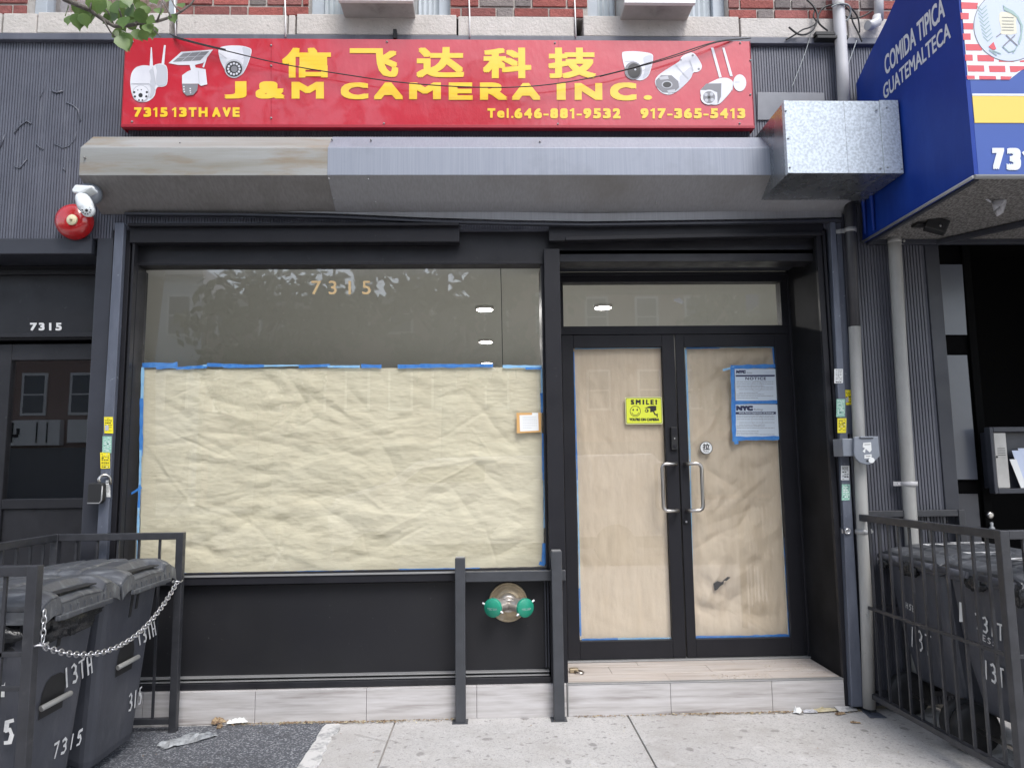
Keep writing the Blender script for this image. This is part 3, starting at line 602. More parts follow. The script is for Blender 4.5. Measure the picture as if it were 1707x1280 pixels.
def digits(mb, s, x0, x1, y0, y1, Y, bold, m=0, sl=0):
    """row of figures and capitals, one cell each, so that every figure has its own width"""
    adv = {'1': .62, '-': .55, '.': .42, ' ': .45, 'T': .86, 'H': .98, 'A': .98, 'V': .95, 'E': .82, 'l': .4, 'e': .8}
    tot = sum(adv.get(c, .84) for c in s); x = x0; h = y1-y0
    for c in s:
        w_ = adv.get(c, .84)*(x1-x0)/tot; g = w_*.1
        yy = y0+sl*(x-x0)/(x1-x0); a, b = x+g, x+w_-g
        if c == '1':
            cx_ = (a+b)/2; t = h*.22; pline(mb, (cx_+t*.3, yy), (cx_+t*.3, yy+h), t, Y, m); pline(mb, (cx_-t*1.1, yy+h*.27), (cx_+t*.2, yy+h*.08), t*.75, Y-.0002, m)
        elif c == '-': pline(mb, (a, yy+h*.62), (b, yy+h*.62), h*.17, Y, m)
        elif c == '.': pline(mb, ((a+b)/2-h*.1, yy+h*.9), ((a+b)/2+h*.1, yy+h*.9), h*.2, Y, m)
        elif c == 'l': pline(mb, ((a+b)/2, yy), ((a+b)/2, yy+h), h*.2, Y, m)
        elif c != ' ': wall_text(mb, c, (a, yy+(h*.25 if c == 'e' else 0), b, yy+h), Y, m, bold=bold)
        x += w_
digits(mb, '7315', 222, 281, 179.5, 195.5, Yt, .07); digits(mb, '13TH', 285, 348, 179.5, 195.5, Yt, .07); digits(mb, 'AVE', 352, 401, 179.5, 195.5, Yt, .07)
digits(mb, 'Tel.', 811, 858, 181, 197, Yt, .07); digits(mb, '646-881-9532', 856, 1036, 181, 198, Yt, .07); digits(mb, '917-365-5413', 1066, 1244, 181, 198, Yt, .07)
mb.build('lettering', 'yellow', sign)
K['camshade'] = mat('printed_shade_grey', (.5,.51,.56), .3, coat=.6)
cm = ['camwhite', 'greyprint', 'dark', 'lightprint', 'camshade']
f1 = lambda x, y: (x*.2519, y*.2519); f3 = lambda x, y: (850+x*.2519, y*.2519)
def picture(f, ops):
    mb = MB()
    for k, (kind, mt, arg) in enumerate(ops):
        Y = Yt-.0004*k
        if kind == 'p':
            if len(arg) >= 9:
                for _ in range(2): arg = [q for a, b in zip(arg, arg[1:]+arg[:1]) for q in ((a[0]*.78+b[0]*.22, a[1]*.78+b[1]*.22), (a[0]*.22+b[0]*.78, a[1]*.22+b[1]*.78))]
            ppoly(mb, arg, Y, mt, f)
        elif kind == 'o': ppoly(mb, oval(*arg), Y, mt, f)
        elif kind == 'd':
            for cx_, cy_, r in arg: ppoly(mb, oval(cx_, cy_, r, r, 8), Y, mt, f)
        elif kind == 'l':
            for a, b, w_ in arg: pline(mb, f(*a), f(*b), w_*.2519, Y, mt)
    mb.build('camera_picture', cm, sign)
picture(f1, [('p',0,[(868,610),(860,540),(870,480),(900,445),(950,432),(1010,440),(1030,428),(1070,420),(1110,440),(1110,560),(1080,578),(1035,575),(1025,640),(980,675),(930,680),(885,660)]), ('p',0,[(998,315),(1005,315),(1013,445),(990,445)]), ('p',0,[(1085,300),(1097,302),(1086,432),(1068,430)]),
    ('p',4,[(1030,430),(1070,428),(1105,445),(1106,555),(1080,572),(1036,570),(1032,520),(1040,470),(1030,445)]), ('p',4,[(985,470),(1010,450),(1028,560),(1020,630),(985,660),(1000,600),(990,555),(1000,520),(995,490)]), ('l',3,[((868,555),(985,555),5),((1010,445),(1030,560),5),((985,555),(1030,600),4)]), ('o',3,(932,620,56,56)), ('o',0,(932,620,51,51)), ('d',2,[(930,632,15),(888,612,8),(893,640,8),(972,612,8),(968,640,8),(912,598,4),(935,596,4),(920,664,6),(942,664,6)])])
picture(f1, [('p',0,[(1115,420),(1200,345),(1410,330),(1345,418),(1290,432),(1180,432)]), ('p',1,[(1143,412),(1212,355),(1385,340),(1325,402)]), ('l',3,[((1178,384),(1355,370),3),((1200,410),(1270,350),3),((1262,407),(1330,345),3)]), ('p',0,[(1255,430),(1290,432),(1300,470),(1265,470)]), ('p',0,[(1355,400),(1370,385),(1350,450),(1340,445)]),
    ('p',0,[(1205,500),(1240,475),(1300,450),(1360,460),(1372,560),(1330,570),(1312,556),(1205,556)]), ('l',3,[((1312,470),(1318,556),4)]), ('p',1,[(1205,557),(1311,559),(1305,600),(1280,630),(1235,635),(1210,610)]), ('d',0,[(1217,575,5),(1217,592,5),(1220,608,5),(1259,588,5),(1259,603,5),(1261,616,4)])])
picture(f1, [('p',0,[(1440,320),(1500,303),(1600,303),(1665,322),(1665,355),(1640,430),(1610,490),(1570,514),(1530,510),(1490,470),(1455,400)]), ('p',4,[(1600,310),(1660,325),(1655,370),(1630,440),(1605,485),(1575,505),(1600,450),(1615,400),(1610,350)]), ('l',3,[((1445,350),(1500,390),3),((1660,360),(1600,392),3)]), ('o',3,(1548,456,62,62)), ('o',2,(1548,458,55,52)), ('d',0,[(1548+38*math.cos(a*PI/6), 458+36*math.sin(a*PI/6), 8) for a in range(12)]), ('o',1,(1550,458,22,22))])
picture(f3, [('p',0,[(738,350),(760,342),(840,340),(945,355),(950,390),(935,460),(915,510),(870,537),(820,527),(780,500),(755,440)]), ('p',4,[(880,380),(940,360),(945,400),(930,460),(910,505),(875,528),(890,480),(895,440),(885,410)]), ('l',3,[((760,410),(820,405),4),((880,470),(940,440),4)]), ('o',1,(817,470,58,60)), ('o',2,(822,470,44,50)), ('d',3,[(830,462,7)])])
picture(f3, [('p',0,[(1125,400),(1140,372),(1195,348),(1225,355),(1272,430),(1268,460),(1245,478),(1210,480),(1200,520),(1120,600),(1060,632),(1000,617),(965,572),(958,530),(990,490),(1120,410)]), ('p',4,[(1150,480),(1200,440),(1215,480),(1195,520),(1120,598),(1075,625),(1110,570),(1125,540),(1120,510)]), ('d',1,[(1210,368,8),(1250,458,8),(1132,398,6)]), ('p',1,[(965,535),(1000,500),(1070,500),(1115,540),(1120,580),(1080,617),(1010,612),(970,575)]), ('p',3,[(985,512),(1045,503),(1052,525),(995,530)]), ('p',3,[(1040,600),(1092,592),(1095,612),(1050,620)]), ('o',3,(1040,562,36,25)), ('o',2,(1040,562,28,19)), ('l',3,[((1190,400),(1215,470),4),((1095,430),(1180,520),3)])])
picture(f3, [('p',0,[(1330,318),(1347,316),(1402,512),(1385,517)]), ('p',0,[(1405,318),(1420,318),(1475,505),(1457,507)]), ('o',0,(1521,550,43,56)), ('p',0,[(1258,610),(1265,590),(1300,560),(1385,518),(1440,515),(1480,540),(1475,595),(1400,680),(1370,697),(1310,692),(1270,660)]), ('l',3,[((1478,545),(1472,600),4),((1490,545),(1520,545),4)]), ('p',1,[(1262,596),(1300,555),(1400,553),(1397,640),(1375,692),(1372,612),(1335,600)]), ('o',0,(1318,645,56,50)), ('o',1,(1318,645,40,40)), ('d',3,[(1318+27*math.cos(a*PI/2+.7), 645+27*math.sin(a*PI/2+.7), 12) for a in range(4)]), ('d',2,[(1318,645,10)])])
mb = MB()
for x, y in ((221,70),(645,70),(925,72),(1234,72),(220,203),(640,206),(930,207),(1233,206),(452,76),(452,110),(452,197),(1251,101),(1251,158)):
    c = at(x, y, Yt); mb.lathe([(.0065,-.002),(.0055,.003),(.0001,.005)], c, (0,-1,0), 8)
mb.build('screw_heads', 'edge', sign)
mb = MB()
for x in (452, 931): pline(mb, (x, 67), (x, 208), .7, Ys-.0016)
mb.build('panel_seam', 'redside', sign)
mb = MB(); c = at(659,60,-.036); mb.box(c.x-.011, c.x+.011, -.06, -.021, c.z-.03, c.z+.03); mb.build('hanger_strap', 'rubber', sign, .002)
# ---- roller shutter hood
hp = [(-.137, ZZ(700,229,-.137)), (-.256, ZZ(700,246.5,-.256)), (-.256, ZZ(700,292.5,-.256)), (-.09, ZZ(700,336,-.09)), (-.002, ZZ(700,357,-.002)), (-.002, ZZ(700,229,-.137))]
hx0, hx1 = XX(132.5,270,-.256), XX(1441,300,-.256); hs_ = XX(546,270,-.256)
hood = thing('shutter_hood', 'long weathered galvanised roller shutter hood below the red sign', 'shutter hood', ((hx0+hx1)/2, -.1, hp[4][1]))
mb = MB(); mb.prism(hp, 'x', hx0, hs_+.02, 0, [0,0,1,1,1,0]); mb.build('stained_casing', ['galvold', 'hoodold'], hood, .003)['label'] = 'stained yellowish left casing with rust along its upper fold'
q = [(y-.003, z) for y, z in hp]; q[4] = (-.003, hp[4][1]-.003); q[3] = (hp[3][0]-.002, hp[3][1]-.003)
mb = MB(); mb.prism(q, 'x', hs_, hx1, 0, [0,0,1,1,1,0]); mb.build('clean_casing', ['galv', 'hoodend'], hood, .003)['label'] = 'cleaner bluish right casing'
mb = MB()
xs = [(207,357.5),(400,359),(560,363),(700,369.5),(860,374),(980,376),(1200,373),(1300,371.5),(1403,369)]
for (a, ya), (b, yb) in zip(xs[:-1], xs[1:]):
    A, B = at(a, ya, -.05), at(b, yb, -.05); mb.slab([A, B, B+Vector((0,0,.012)), A+Vector((0,0,.012))], (0,.035,0), 0)
    A, B = at(a, ya-7, -.02), at(b, yb-7, -.02); mb.slab([A, B, B+Vector((0,0,.05)), A+Vector((0,0,.05))], (0,.03,0), 1)
mb.build('sagging_lip', ['post', 'hoodend'], hood)
mb = MB()
for x, y, Y in ((300,238,-.2),(553,232,-.2),(618,233,-.2),(900,236,-.2),(548,298,-.255),(614,299,-.25),(556,331,-.15),(626,337,-.15),(140,262,-.258),(1094,337,-.13),(1408,354,-.02),(1424,326,-.15)):
    c = at(x, y, Y-.012); mb.lathe([(.0055,-.012),(.0045,.002),(.0001,.004)], c, (0,-1,.2), 7)
mb.build('rivets', 'edge', hood)
# ---- galvanised box over the right end of the hood
duct = thing('sheet_metal_box', 'shiny spangled zinc sheet box over the right end of the hood', 'metal box', (2.15, -.25, ZZ(1400,289,-.5)))
Yb = -.5; bx0, bx1 = XX(1311,230,Yb), XX(1473,230,Yb); bz0, bz1 = ZZ(1400,289,Yb), ZZ(1400,168.5,Yb); bx2 = XX(1501,228,Yb)
mb = MB(); mb.prism([(bx0,bz0),(bx1,bz0),(bx1,bz1),(bx0,bz1)], 'y', Yb, -.005, 0, [1,1,1,1]); mb.build('box_body', ['spangle', 'zincdark'], duct, .002)
mb = MB(); mb.prism([(bx1-.012,bz0-.003),(bx2,bz0-.003),(bx2,bz1+.003),(bx1-.012,bz1+.003)], 'y', Yb-.005, -.02, 0, [1,1,1,1]); mb.build('end_cap', ['spangle', 'zincdark'], duct, .002)
mb = MB(); mb.box(bx0-.002, bx0+.022, Yb-.004, Yb-.0005, bz0, bz1); mb.box(bx0-.004, bx0-.0005, Yb-.004, Yb+.03, bz0, bz1); mb.build('corner_flange', 'spangle', duct, .001)
mb = MB(); xq = XX(1410,230,Yb); mb.box(xq, xq+.0025, Yb-.0012, Yb-.0002, bz0, bz1); mb.build('panel_crease', 'zincdark', duct)
mb = MB()
for x, y in ((1310,185),(1314,231),(1317,279),(1461,184),(1468,281),(1478,180),(1480,279),(1503,282)):
    c = at(x, y, Yb-.006); mb.lathe([(.006,-.002),(.005,.003),(.0001,.005)], c, (0,-1,0), 8)
mb.build('screw_heads', 'zincdark', duct)
mb = MB(); mb.slab([at(1263,200,-.01), at(1376,200,-.01), at(1374,155,-.01), at(1263,154,-.01)], (0,.006,0)); mb.build('back_sheet', mat('dull_zinc_sheet', (.15,.155,.17), .35, .3, c2=(.2,.205,.22), ns=4), duct, .001)
# ---- guide rails of the shutter
def rail(pts, Y, d, name, label, cat, group=None):
    t = thing(name, label, cat, (at(*pts[2], Y).x, Y, 0), group); mb = MB(); mb.slab([at(x, y, Y) for x, y in pts], (0, d, 0)); mb.build('channel', 'rail', t, .004); return t
rl = rail([(191.5,371),(207,371),(162,1206),(143,1206)], -.04, .036, 'guide_rail', 'scuffed blue grey steel shutter guide rail beside the flat entry', 'guide rail')
rr = rail([(1384,370),(1393,370),(1440,1178),(1420,1178)], -.04, .065, 'guide_rail', 'blue grey steel shutter guide rail covered in stickers, right of the doors', 'guide rail')
mb = MB(); mb.slab([at(1374,370,-.03), at(1387,370,-.03), at(1389,600,-.03), at(1388,600,-.03)], (0,.03,0))
mb = MB(); mb.slab([at(1394,372,-.02), at(1402,372,-.02), at(1424,724,-.02), at(1409,724,-.02)], (0,.018,0)); mb.build('cover_strip', 'rail', rr, .003)
c = at(1412,885,-.041); mb = MB(); mb.lathe([(.018,-.004),(.018,.012),(.012,.017),(.011,.008)], c, (0,-1,0), 18); mb.box(c.x-.032, c.x-.026, -.046, -.039, c.z-.012, c.z+.012); mb.build('lock_barrel', 'chrome', rr)
mb = MB(); P = [atZ(1432,1180,.003), atZ(1452,1180,.003), atZ(1478,1196,.003), atZ(1450,1196,.003)]; mb.slab(P, (0,0,.004)); mb.build('foot_plate', 'rail', rr)
# ---- stickers
def sticker(box, Y, base, label, seed, style=0):
    random.seed(seed); x0, y0, x1, y1 = box; mb = MB(); sk = random.uniform(-.8, .8)
    P = [(x0+sk, y1), (x1+sk+random.uniform(-.8,.3), y1+random.uniform(-.5,.5)), (x1, y0), (x0, y0)]
    mb.slab([at(x, y, Y) for x, y in P], (0,.0015,0), 0); h = y1-y0; w_ = x1-x0; y = y0+h*.1
    while y < y1-h*.08:
        th = random.choice([.7,.9,1.6]); x = x0+w_*.14
        while x < x1-w_*.12:
            l = random.uniform(1.2, 4)
            if random.random() < .82: pline(mb, (x, y), (min(x+l, x1-w_*.1), y), th, Y-.0006, 1 if random.random() < .85 else 2)
            x += l+.8
        y += th+random.uniform(1.1, 2.2)
    if style == 1: ppoly(mb, [(x0+w_*.1, y0+h*.52), (x0+w_*.5, y0+h*.5), (x0+w_*.52, y0+h*.82), (x0+w_*.12, y0+h*.84)], Y-.0012, 2)
    return tag(mb.build('sticker', [base, 'dark', 'lightprint'] if base != 'stkmint' else [base, 'stkwhite', 'navy']), label, 'sticker', 'trade stickers on the guide rails')
G = [((173.5,695,188,722),'stkyellow','topmost yellow sticker on the left guide rail, pale patch at its corner',1), ((171,727,186,755),'stkmint','worn green and white sticker between two yellow ones on the left rail',0), ((167,754,183,781),'stkyellow','lower yellow sticker on the left rail just above the padlock',0), ((176.5,800,183,828),'stkwhite','narrow white and black sticker strip beside the padlock on the rail',0)]
for i, (b, c_, l, s_) in enumerate(G): sticker(b, -.043, c_, l, 20+i, s_)
G = [((1391,615,1405,639),'stkwhite','white sticker highest on the right guide rail',0), ((1394.5,665,1409,695),'stkmint','mint sticker on the right rail directly under the white one',0), ((1396,697,1411,721.5),'stkyellow','yellow sticker on the right rail just under the mint one',0), ((1398,732,1413,759),'stkyellow','yellow sticker level with the grey electrical box, mauve patch on it',1), ((1402,776,1416,800),'stkwhite','scratched black and white sticker remnant below the yellow ones',0), ((1403.5,807,1417,834),'stkmint','lowest mint sticker on the right rail above the lock',0)]
for i, (b, c_, l, s_) in enumerate(G): sticker(b, -.043, c_, l, 40+i, s_)
sticker((1408.5,650,1420,675), -.023, 'stkyellow', 'small yellow sticker on the narrow strip beside the right rail', 60, 1)
# ---- padlock on the left rail
pl = thing('padlock', 'black covered padlock hanging on the left guide rail', 'padlock', at(163,822,-.07))
c = at(162,822,-.075); mb = MB(); hw, hh = .042, .058
mb.prism([(c.x-hw*.9,c.z-hh),(c.x+hw*.7,c.z-hh),(c.x+hw,c.z-hh*.7),(c.x+hw,c.z+hh*.8),(c.x+hw*.8,c.z+hh),(c.x-hw*.9,c.z+hh),(c.x-hw,c.z+hh*.7),(c.x-hw,c.z-hh*.8)], 'y', -.1, -.058); mb.build('body', 'rubber', pl, .006)
mb = MB(); mb.tube([(c.x+.012,-.078,c.z+hh-.003)]+[(c.x+.03+.024*math.cos(PI-a*PI/8), -.078+.004*a, c.z+hh+.02+.024*math.sin(PI-a*PI/8)) for a in range(9)]+[(c.x+.056,-.045,c.z+hh-.01)], .008, 8); mb.build('shackle', 'steel', pl)
mb = MB(); mb.tube([(c.x-hw+.004,-.1,c.z-hh+.004),(c.x+hw*.66,-.1,c.z-hh+.003),(c.x+hw-.003,-.1,c.z-hh*.66),(c.x+hw-.002,-.1,c.z+hh*.7)], .004, 6); mb.build('worn_edge', 'edge', pl)
# ---- alarm bell
c = at(126,371,-.03); bell = thing('alarm_bell', 'round red alarm bell with cream centre plate on the ribbed wall', 'alarm bell', c); R = .108
mb = MB(); mb.lathe([(R*.98,.0),(R,.012),(R*.97,.035),(R*.86,.062),(R*.62,.08),(R*.3,.088),(.0001,.09)], (c.x,-.02,c.z), (0,-1,0), 40); mb.build('gong', 'redbell', bell)
mb = MB(); d = at(118.5,366,-.115); mb.lathe([(.031,-.012),(.032,.0),(.03,.003),(.0001,.004)], (d.x,-.110,d.z), (-.12,-1,-.04), 28); mb.build('centre_plate', 'cream', bell)
mb = MB(); mb.lathe([(.009,0),(.007,.008),(.0001,.009)], (d.x,-.113,d.z), (0,-1,0), 8); mb.build('centre_bolt', 'brass', bell)
mb = MB(); mb.lathe([(.06,0),(.06,.02)], (c.x,.0,c.z), (0,-1,0), 20); mb.build('back_box', 'redside', bell)
# ---- surveillance camera under the hood
c = at(152,322,-.2); sc_ = thing('security_camera', 'white security camera hanging at the left end of the shutter hood', 'security camera', c)
mb = MB(); mb.lathe([(.062,-.02),(.066,.0),(.06,.02),(.045,.034),(.0001,.038)], at(151,323,-.17), (-.1,-1,-.35), 32); mb.build('junction_box', 'boxgrey', sc_)
mb = MB(); A, B, C_, D = at(127,318,-.3), at(151,316,-.28), at(157,316,-.25), at(130,311,-.26)
mb.tube([at(155,316,-.24), at(146,318,-.27), at(136,325,-.29)], [.022,.026,.024], 12)
mb.prism([(at(127,325,-.3).x, at(127,325,-.3).z), (at(139,327,-.3).x, at(139,327,-.3).z), (at(158,318,-.3).x, at(158,318,-.3).z), (at(157,314,-.3).x, at(157,314,-.3).z), (at(132,312,-.3).x, at(132,312,-.3).z), (at(126,320,-.3).x, at(126,320,-.3).z)], 'y', -.34, -.26); mb.build('arm_bracket', 'whiteplastic', sc_, .008)
mb = MB(); a = at(136,328,-.3); b = at(146,351,-.35); mb.tube([a, a+(b-a)*.12, a+(b-a)*.5, b-(b-a)*.2, b], [.032,.037,.042,.04,.03], 16); mb.build('camera_body', 'whiteplastic', sc_)
mb = MB(); d = at(145.5,351,-.39); mb.lathe([(.034,-.02),(.035,.0),(.032,.006),(.0001,.007)], d, (0,-1,-.3), 24, 0)
for k in range(10): mb.lathe([(.0042,.0),(.0001,.003)], d+Vector((.023*math.cos(k*PI/5), -.008-.0065*math.sin(k*PI/5)*.3, .023*math.sin(k*PI/5))), (0,-1,-.3), 6, 1)
mb.lathe([(.009,.004),(.007,.01),(.0001,.011)], d, (0,-1,-.3), 12, 1); mb.build('lens_face', ['whiteplastic', 'dark'], sc_)
# ---- conduits and pipes
def pipe(name, label, path, r, mt, group=None, extra=None, cat='pipe'):
    p = [at(x, y, Y) for x, y, Y in path]; t = thing(name, label, cat, p[-1], group); mb = MB(); mb.tube(p, r, 16); mb.build('tube', mt, t)
    if extra: extra(t)
    return t
def strap(x, y, Y, r, side=1, mt='pipegrey'):
    def f(t):
        c = at(x, y, Y); mb = MB(); mb.lathe([(r+.002,-.013),(r+.005,-.012),(r+.005,.012),(r+.002,.013)], c, (0,0,1), 18); mb.bar((c.x+side*(r+.002), c.y+.01, c.z), (c.x+side*(r+.04), c.y+.03, c.z), .006, .026); mb.lathe([(.008,0),(.006,.006)], (c.x+side*(r+.025), c.y-.0, c.z), (0,-1,0), 8); mb.build('strap', mt, t)
    return f
pipe('conduit', 'white conduit rising above the zinc sheet box', [(1394,-60,-.06),(1397,0,-.06),(1404,110,-.06),(1408,185,-.06)], .036, 'pvc')
def elb(t):
    mb = MB(); mb.tube([at(1463,28,-.06), at(1461,38,-.06), at(1452,43,-.07), at(1446,43,-.08)], [.029,.031,.03,.028], 14); mb.build('elbow', 'pvc', t)
pipe('conduit', 'short white conduit with an elbow behind the blue awning', [(1463,-60,-.06),(1465,0,-.06),(1465,34,-.06)], .028, 'pvc', extra=elb)
def low(t):
    p = [at(1424.5,545,-.06), at(1433,760,-.06), at(1439,900,-.06), at(1444,1010,-.06), at(1449,1180,-.06)]; mb = MB(); mb.tube(p, .0335, 16); mb.build('grey_length', 'pipegrey', t)
    strap(1417,384,-.06,.032,-1,'edge')(t); strap(1437,886,-.06,.033,1,'edge')(t)
pipe('drain_pipe', 'pipe black above and pale grey below, next to the stickered rail', [(1416,330,-.06),(1417,384,-.06),(1424.5,548,-.06)], .031, 'pipeblack', extra=low)
def st2(t): strap(1491,402,-.06,.034,1)(t); strap(1516,806,-.06,.039,-1,'pvc')(t)
pipe('drain_pipe', 'tall grey painted pipe in the middle of the ribbed pilaster', [(1490,385,-.06),(1492,420,-.06),(1503,620,-.06),(1517,850,-.06),(1526,1000,-.06),(1534,1170,-.06)], .037, 'pipegrey', extra=st2)
# ---- electrical box
Ye = -.16; eb = thing('electrical_box', 'grey electrical box with rounded bottom and torn white labels', 'electrical box', at(1445,772,Ye))
P = [(1424,728),(1464,727),(1467,760),(1463,764),(1457,770),(1450,774),(1443,774),(1434,771),(1427,764),(1424,758)]
mb = MB(); mb.prism([(at(x,y,Ye).x, at(x,y,Ye).z) for x, y in P][::-1], 'y', Ye, Ye+.02); mb.build('front_cover', 'boxgrey', eb, .003)
x0, x1, z0, z1 = rect(1425, 729, 1464, 760, Ye); mb = MB(); mb.box(x0-.06, x1-.05, Ye+.021, -.02, z0, z1-.004); mb.box(x0+.03, x1-.03, Ye-.012, Ye+.05, z1-.004, z1+.006); mb.build('housing', 'boxgrey', eb, .004)
mb = MB(); Y = Ye-.0015
ppoly(mb, [(1438,752),(1442,747),(1438,745),(1439,738),(1452,737),(1453,750),(1450,754),(1443,748),(1442,755)], Y); ppoly(mb, [(1441,758),(1453,757),(1453,763),(1441,764)], Y); ppoly(mb, oval(1453,767,5,4.6), Y-.0005); mb.build('torn_label', 'stkwhite', eb)
mb = MB(); c = at(1446,768,Ye-.002); mb.lathe([(.006,0),(.005,.004)], c, (0,-1,0), 10); pline(mb, (1433,730.5), (1456,730.5), 1.4, Y); pline(mb, (1441,741), (1451,740.5), .8, Y-.001); pline(mb, (1443,760.5), (1451,760), .9, Y-.001); mb.build('screw_and_slot', 'dark', eb)
# ---- loose cables
def cable(label, pts, r=.005, mt='cable', name='cable'):
    P = [Vector(at(*p)) for p in pts]; Q = []
    for i in range(len(P)-1):
        p0, p1, p2, p3 = P[max(i-1,0)], P[i], P[i+1], P[min(i+2,len(P)-1)]
        for k in range(6):
            t = k/6; Q.append(.5*((2*p1)+(p2-p0)*t+(2*p0-5*p1+4*p2-p3)*t*t+(3*p1-p0-3*p2+p3)*t**3))
    Q.append(P[-1]); mb = MB(); mb.tube(Q, r, 7); return tag(mb.build(name, mt), label, 'cable')
cable('thin black cable drooping across the front of the red sign', [(288,60,-.04),(300,66,-.12),(380,86,-.13),(470,107,-.13),(570,124,-.13),(680,139,-.13),(800,146,-.13),(900,143,-.13),(1000,127,-.13),(1100,100,-.13),(1190,71,-.12),(1240,65,-.06)], .0034)
cable('second black strand along the right end of the sign cable', [(1000,128,-.128),(1090,105,-.126),(1150,87,-.126),(1195,71,-.12),(1252,64,-.05)], .003)
cable('short black strand beside the left end of the sign cable', [(283,57,-.05),(300,64,-.11),(345,76,-.115),(376,83,-.12)], .004)
cable('looped black cable crossing the bricks left of the white conduit', [(1345,0,-.03),(1357,12,-.05),(1363,28,-.06),(1358,46,-.06),(1347,56,-.06),(1332,58,-.06),(1315,46,-.06)], .006)
cable('black cable hanging from the loop to the fascia cap', [(1388,8,-.05),(1372,14,-.06),(1364,28,-.06),(1366,40,-.06),(1380,52,-.05)], .0055)
cable('black cable running down from the loop along the ledge', [(1359,16,-.045),(1356,28,-.05),(1361,38,-.05),(1350,46,-.05),(1338,50,-.05),(1326,58,-.05),(1310,67,-.04)], .005)
cable('black cable arching right of the white conduit', [(1387,10,-.09),(1400,6,-.1),(1415,11,-.09),(1428,26,-.06),(1432,40,-.05),(1433,55,-.04)], .005)
cable('black cable falling from the bricks behind the blue awning', [(1406,8,-.05),(1417,20,-.05),(1422,38,-.05),(1430,54,-.05),(1437,70,-.05)], .005)
cable('tangled black cable between the two white conduits', [(1404,22,-.04),(1414,30,-.05),(1428,31,-.05),(1442,26,-.05),(1452,20,-.05)], .005)
cable('grey cable curled around the white conduit', [(1386,12,-.1),(1398,7,-.11),(1412,8,-.1),(1418,16,-.08),(1416,28,-.06),(1410,36,-.05)], .005, 'cablegrey')
cable('thin grey wire slanting down over the ribbed fascia to the zinc sheet', [(1352,54,-.04),(1345,80,-.035),(1332,115,-.035),(1320,146,-.035)], .0024, 'cablegrey')
cable('thin wire hanging behind the blue awning edge', [(1428,68,-.05),(1421,88,-.05),(1413,112,-.05),(1412,130,-.05),(1414,140,-.05)], .003, 'cablegrey')
mb = MB(); mb.box(XX(1360,60,-.06), XX(1412,60,-.06), -.08, -.02, ZZ(1386,67,-.06), ZZ(1386,62,-.06)); mb.box(XX(1359,60,-.06), XX(1390,57,-.06), -.07, -.03, ZZ(1386,60,-.06), ZZ(1386,54,-.06)); tag(mb.build('cable_bracket', 'rubber', bevel=.003), 'black bracket on the ledge behind the white conduit', 'bracket')
# ---- window air conditioners
def ac(pts_back, pts_front, label):
    (a0, yb), (a1, _) = pts_back; (f0, yf), (f1, _) = pts_front
    Yb_, Yf = .08, -.19
    X0, X1 = XX(f0, yf, Yf), XX(f1, yf, Yf); z0 = ZZ((f0+f1)/2, yf, Yf)
    t = thing('air_conditioner', label, 'air conditioner', ((X0+X1)/2, -.05, z0), 'air conditioners in the upper windows')
    mb = MB(); mb.box(X0, X1, Yf, Yb_+.2, z0, z0+.38); mb.build('casing', 'acmetal', t, .006)
    mb = MB()
    for k in range(12): mb.box(X0+.03, X1-.03, Yf-.006, Yf-.0005, z0+.03+k*.027, z0+.042+k*.027)
    mb.build('grille', 'vinylframe', t)
    mb = MB(); mb.box(X0-.004, X1+.004, Yf-.008, Yf+.02, z0-.003, z0+.02); mb.build('bottom_edge', 'white', t, .002)
    for s_, xa, xb in ((-1, a0, None), (1, a1, None)):
        mb = MB(); w0, w1 = min(wins, key=lambda q: abs((q[0]+q[1])/2-(X0+X1)/2)); A, B = (w0+.076, X0-.006) if s_ < 0 else (X1+.006, w1-.076); n = max(3, int(abs(B-A)/.016)); V = []
        for k in range(n+1): x = A+(B-A)*k/n; V.append((x, .1+(.012 if k % 2 else 0)))
        for (xa_, ya_), (xb_, yb__) in zip(V[:-1], V[1:]): mb.add([(xa_,ya_,zl1+.045),(xb_,yb__,zl1+.045),(xb_,yb__,z0+.38),(xa_,ya_,z0+.38)], [(0,1,2,3)])
        mb.build('side_curtain', 'pleat', t, solid=.002)
ac([(575,31),(693,31)], [(565,2),(688,2)], 'window air conditioner in the upper window above the Chinese lettering')
ac([(1030,32),(1145,32)], [(1042,6),(1158,6)], 'window air conditioner in the upper window toward the white conduit')
# ---- blue awning
XA = 2.30; Zaw = atX(1455,397,XA).z; Yaf = atX(1625,300,XA).y
aw = thing('awning', 'royal blue awning with white lettering and brick pattern front over the restaurant', 'awning', (3.2, -.45, Zaw))
sp = [(1450,397),(1440,290),(1430,190),(1427,140),(1450,90),(1475,40),(1502,-20),(1520,-60),(1590,-60),(1600,0),(1625,300)]
SP = [atX(x, y, XA) for x, y in sp]; SP[-1].z = Zaw; SP[0].y = -.004
for p in SP[:4]: p.y = min(p.y, -.004)
yf = SP[-1].y
for k in (-2, -3): SP[k].y = yf
mb = MB(); mb.slab(SP, (.02,0,0)); mb.build('side_panel', 'blue', aw)
mb = MB()
for (a, b) in ((SP[1], SP[2]), (SP[2], SP[3])): pass
for k, (x0_, w_) in enumerate(((1446,.05),(1460,.03))):
    P = [atX(x0_, 390-6*k, XA)+Vector((-.012,0,0)), atX(x0_-6, 280, XA)+Vector((-.02,0,0)), atX(x0_-10, 170, XA)+Vector((-.012,0,0))]; mb.tube(P, [.008,.016,.006], 8)
mb.build('side_wrinkle', 'blue', aw)
mb = MB(); mb.tube([SP[0]+Vector((-.006,0,0)), SP[-1]+Vector((-.006,0,0))], .008, 8); mb.tube([SP[-1], Vector((6, yf, Zaw))], .012, 8); mb.build('bottom_edge', 'edge', aw)
zt_ = max(p.z for p in SP)
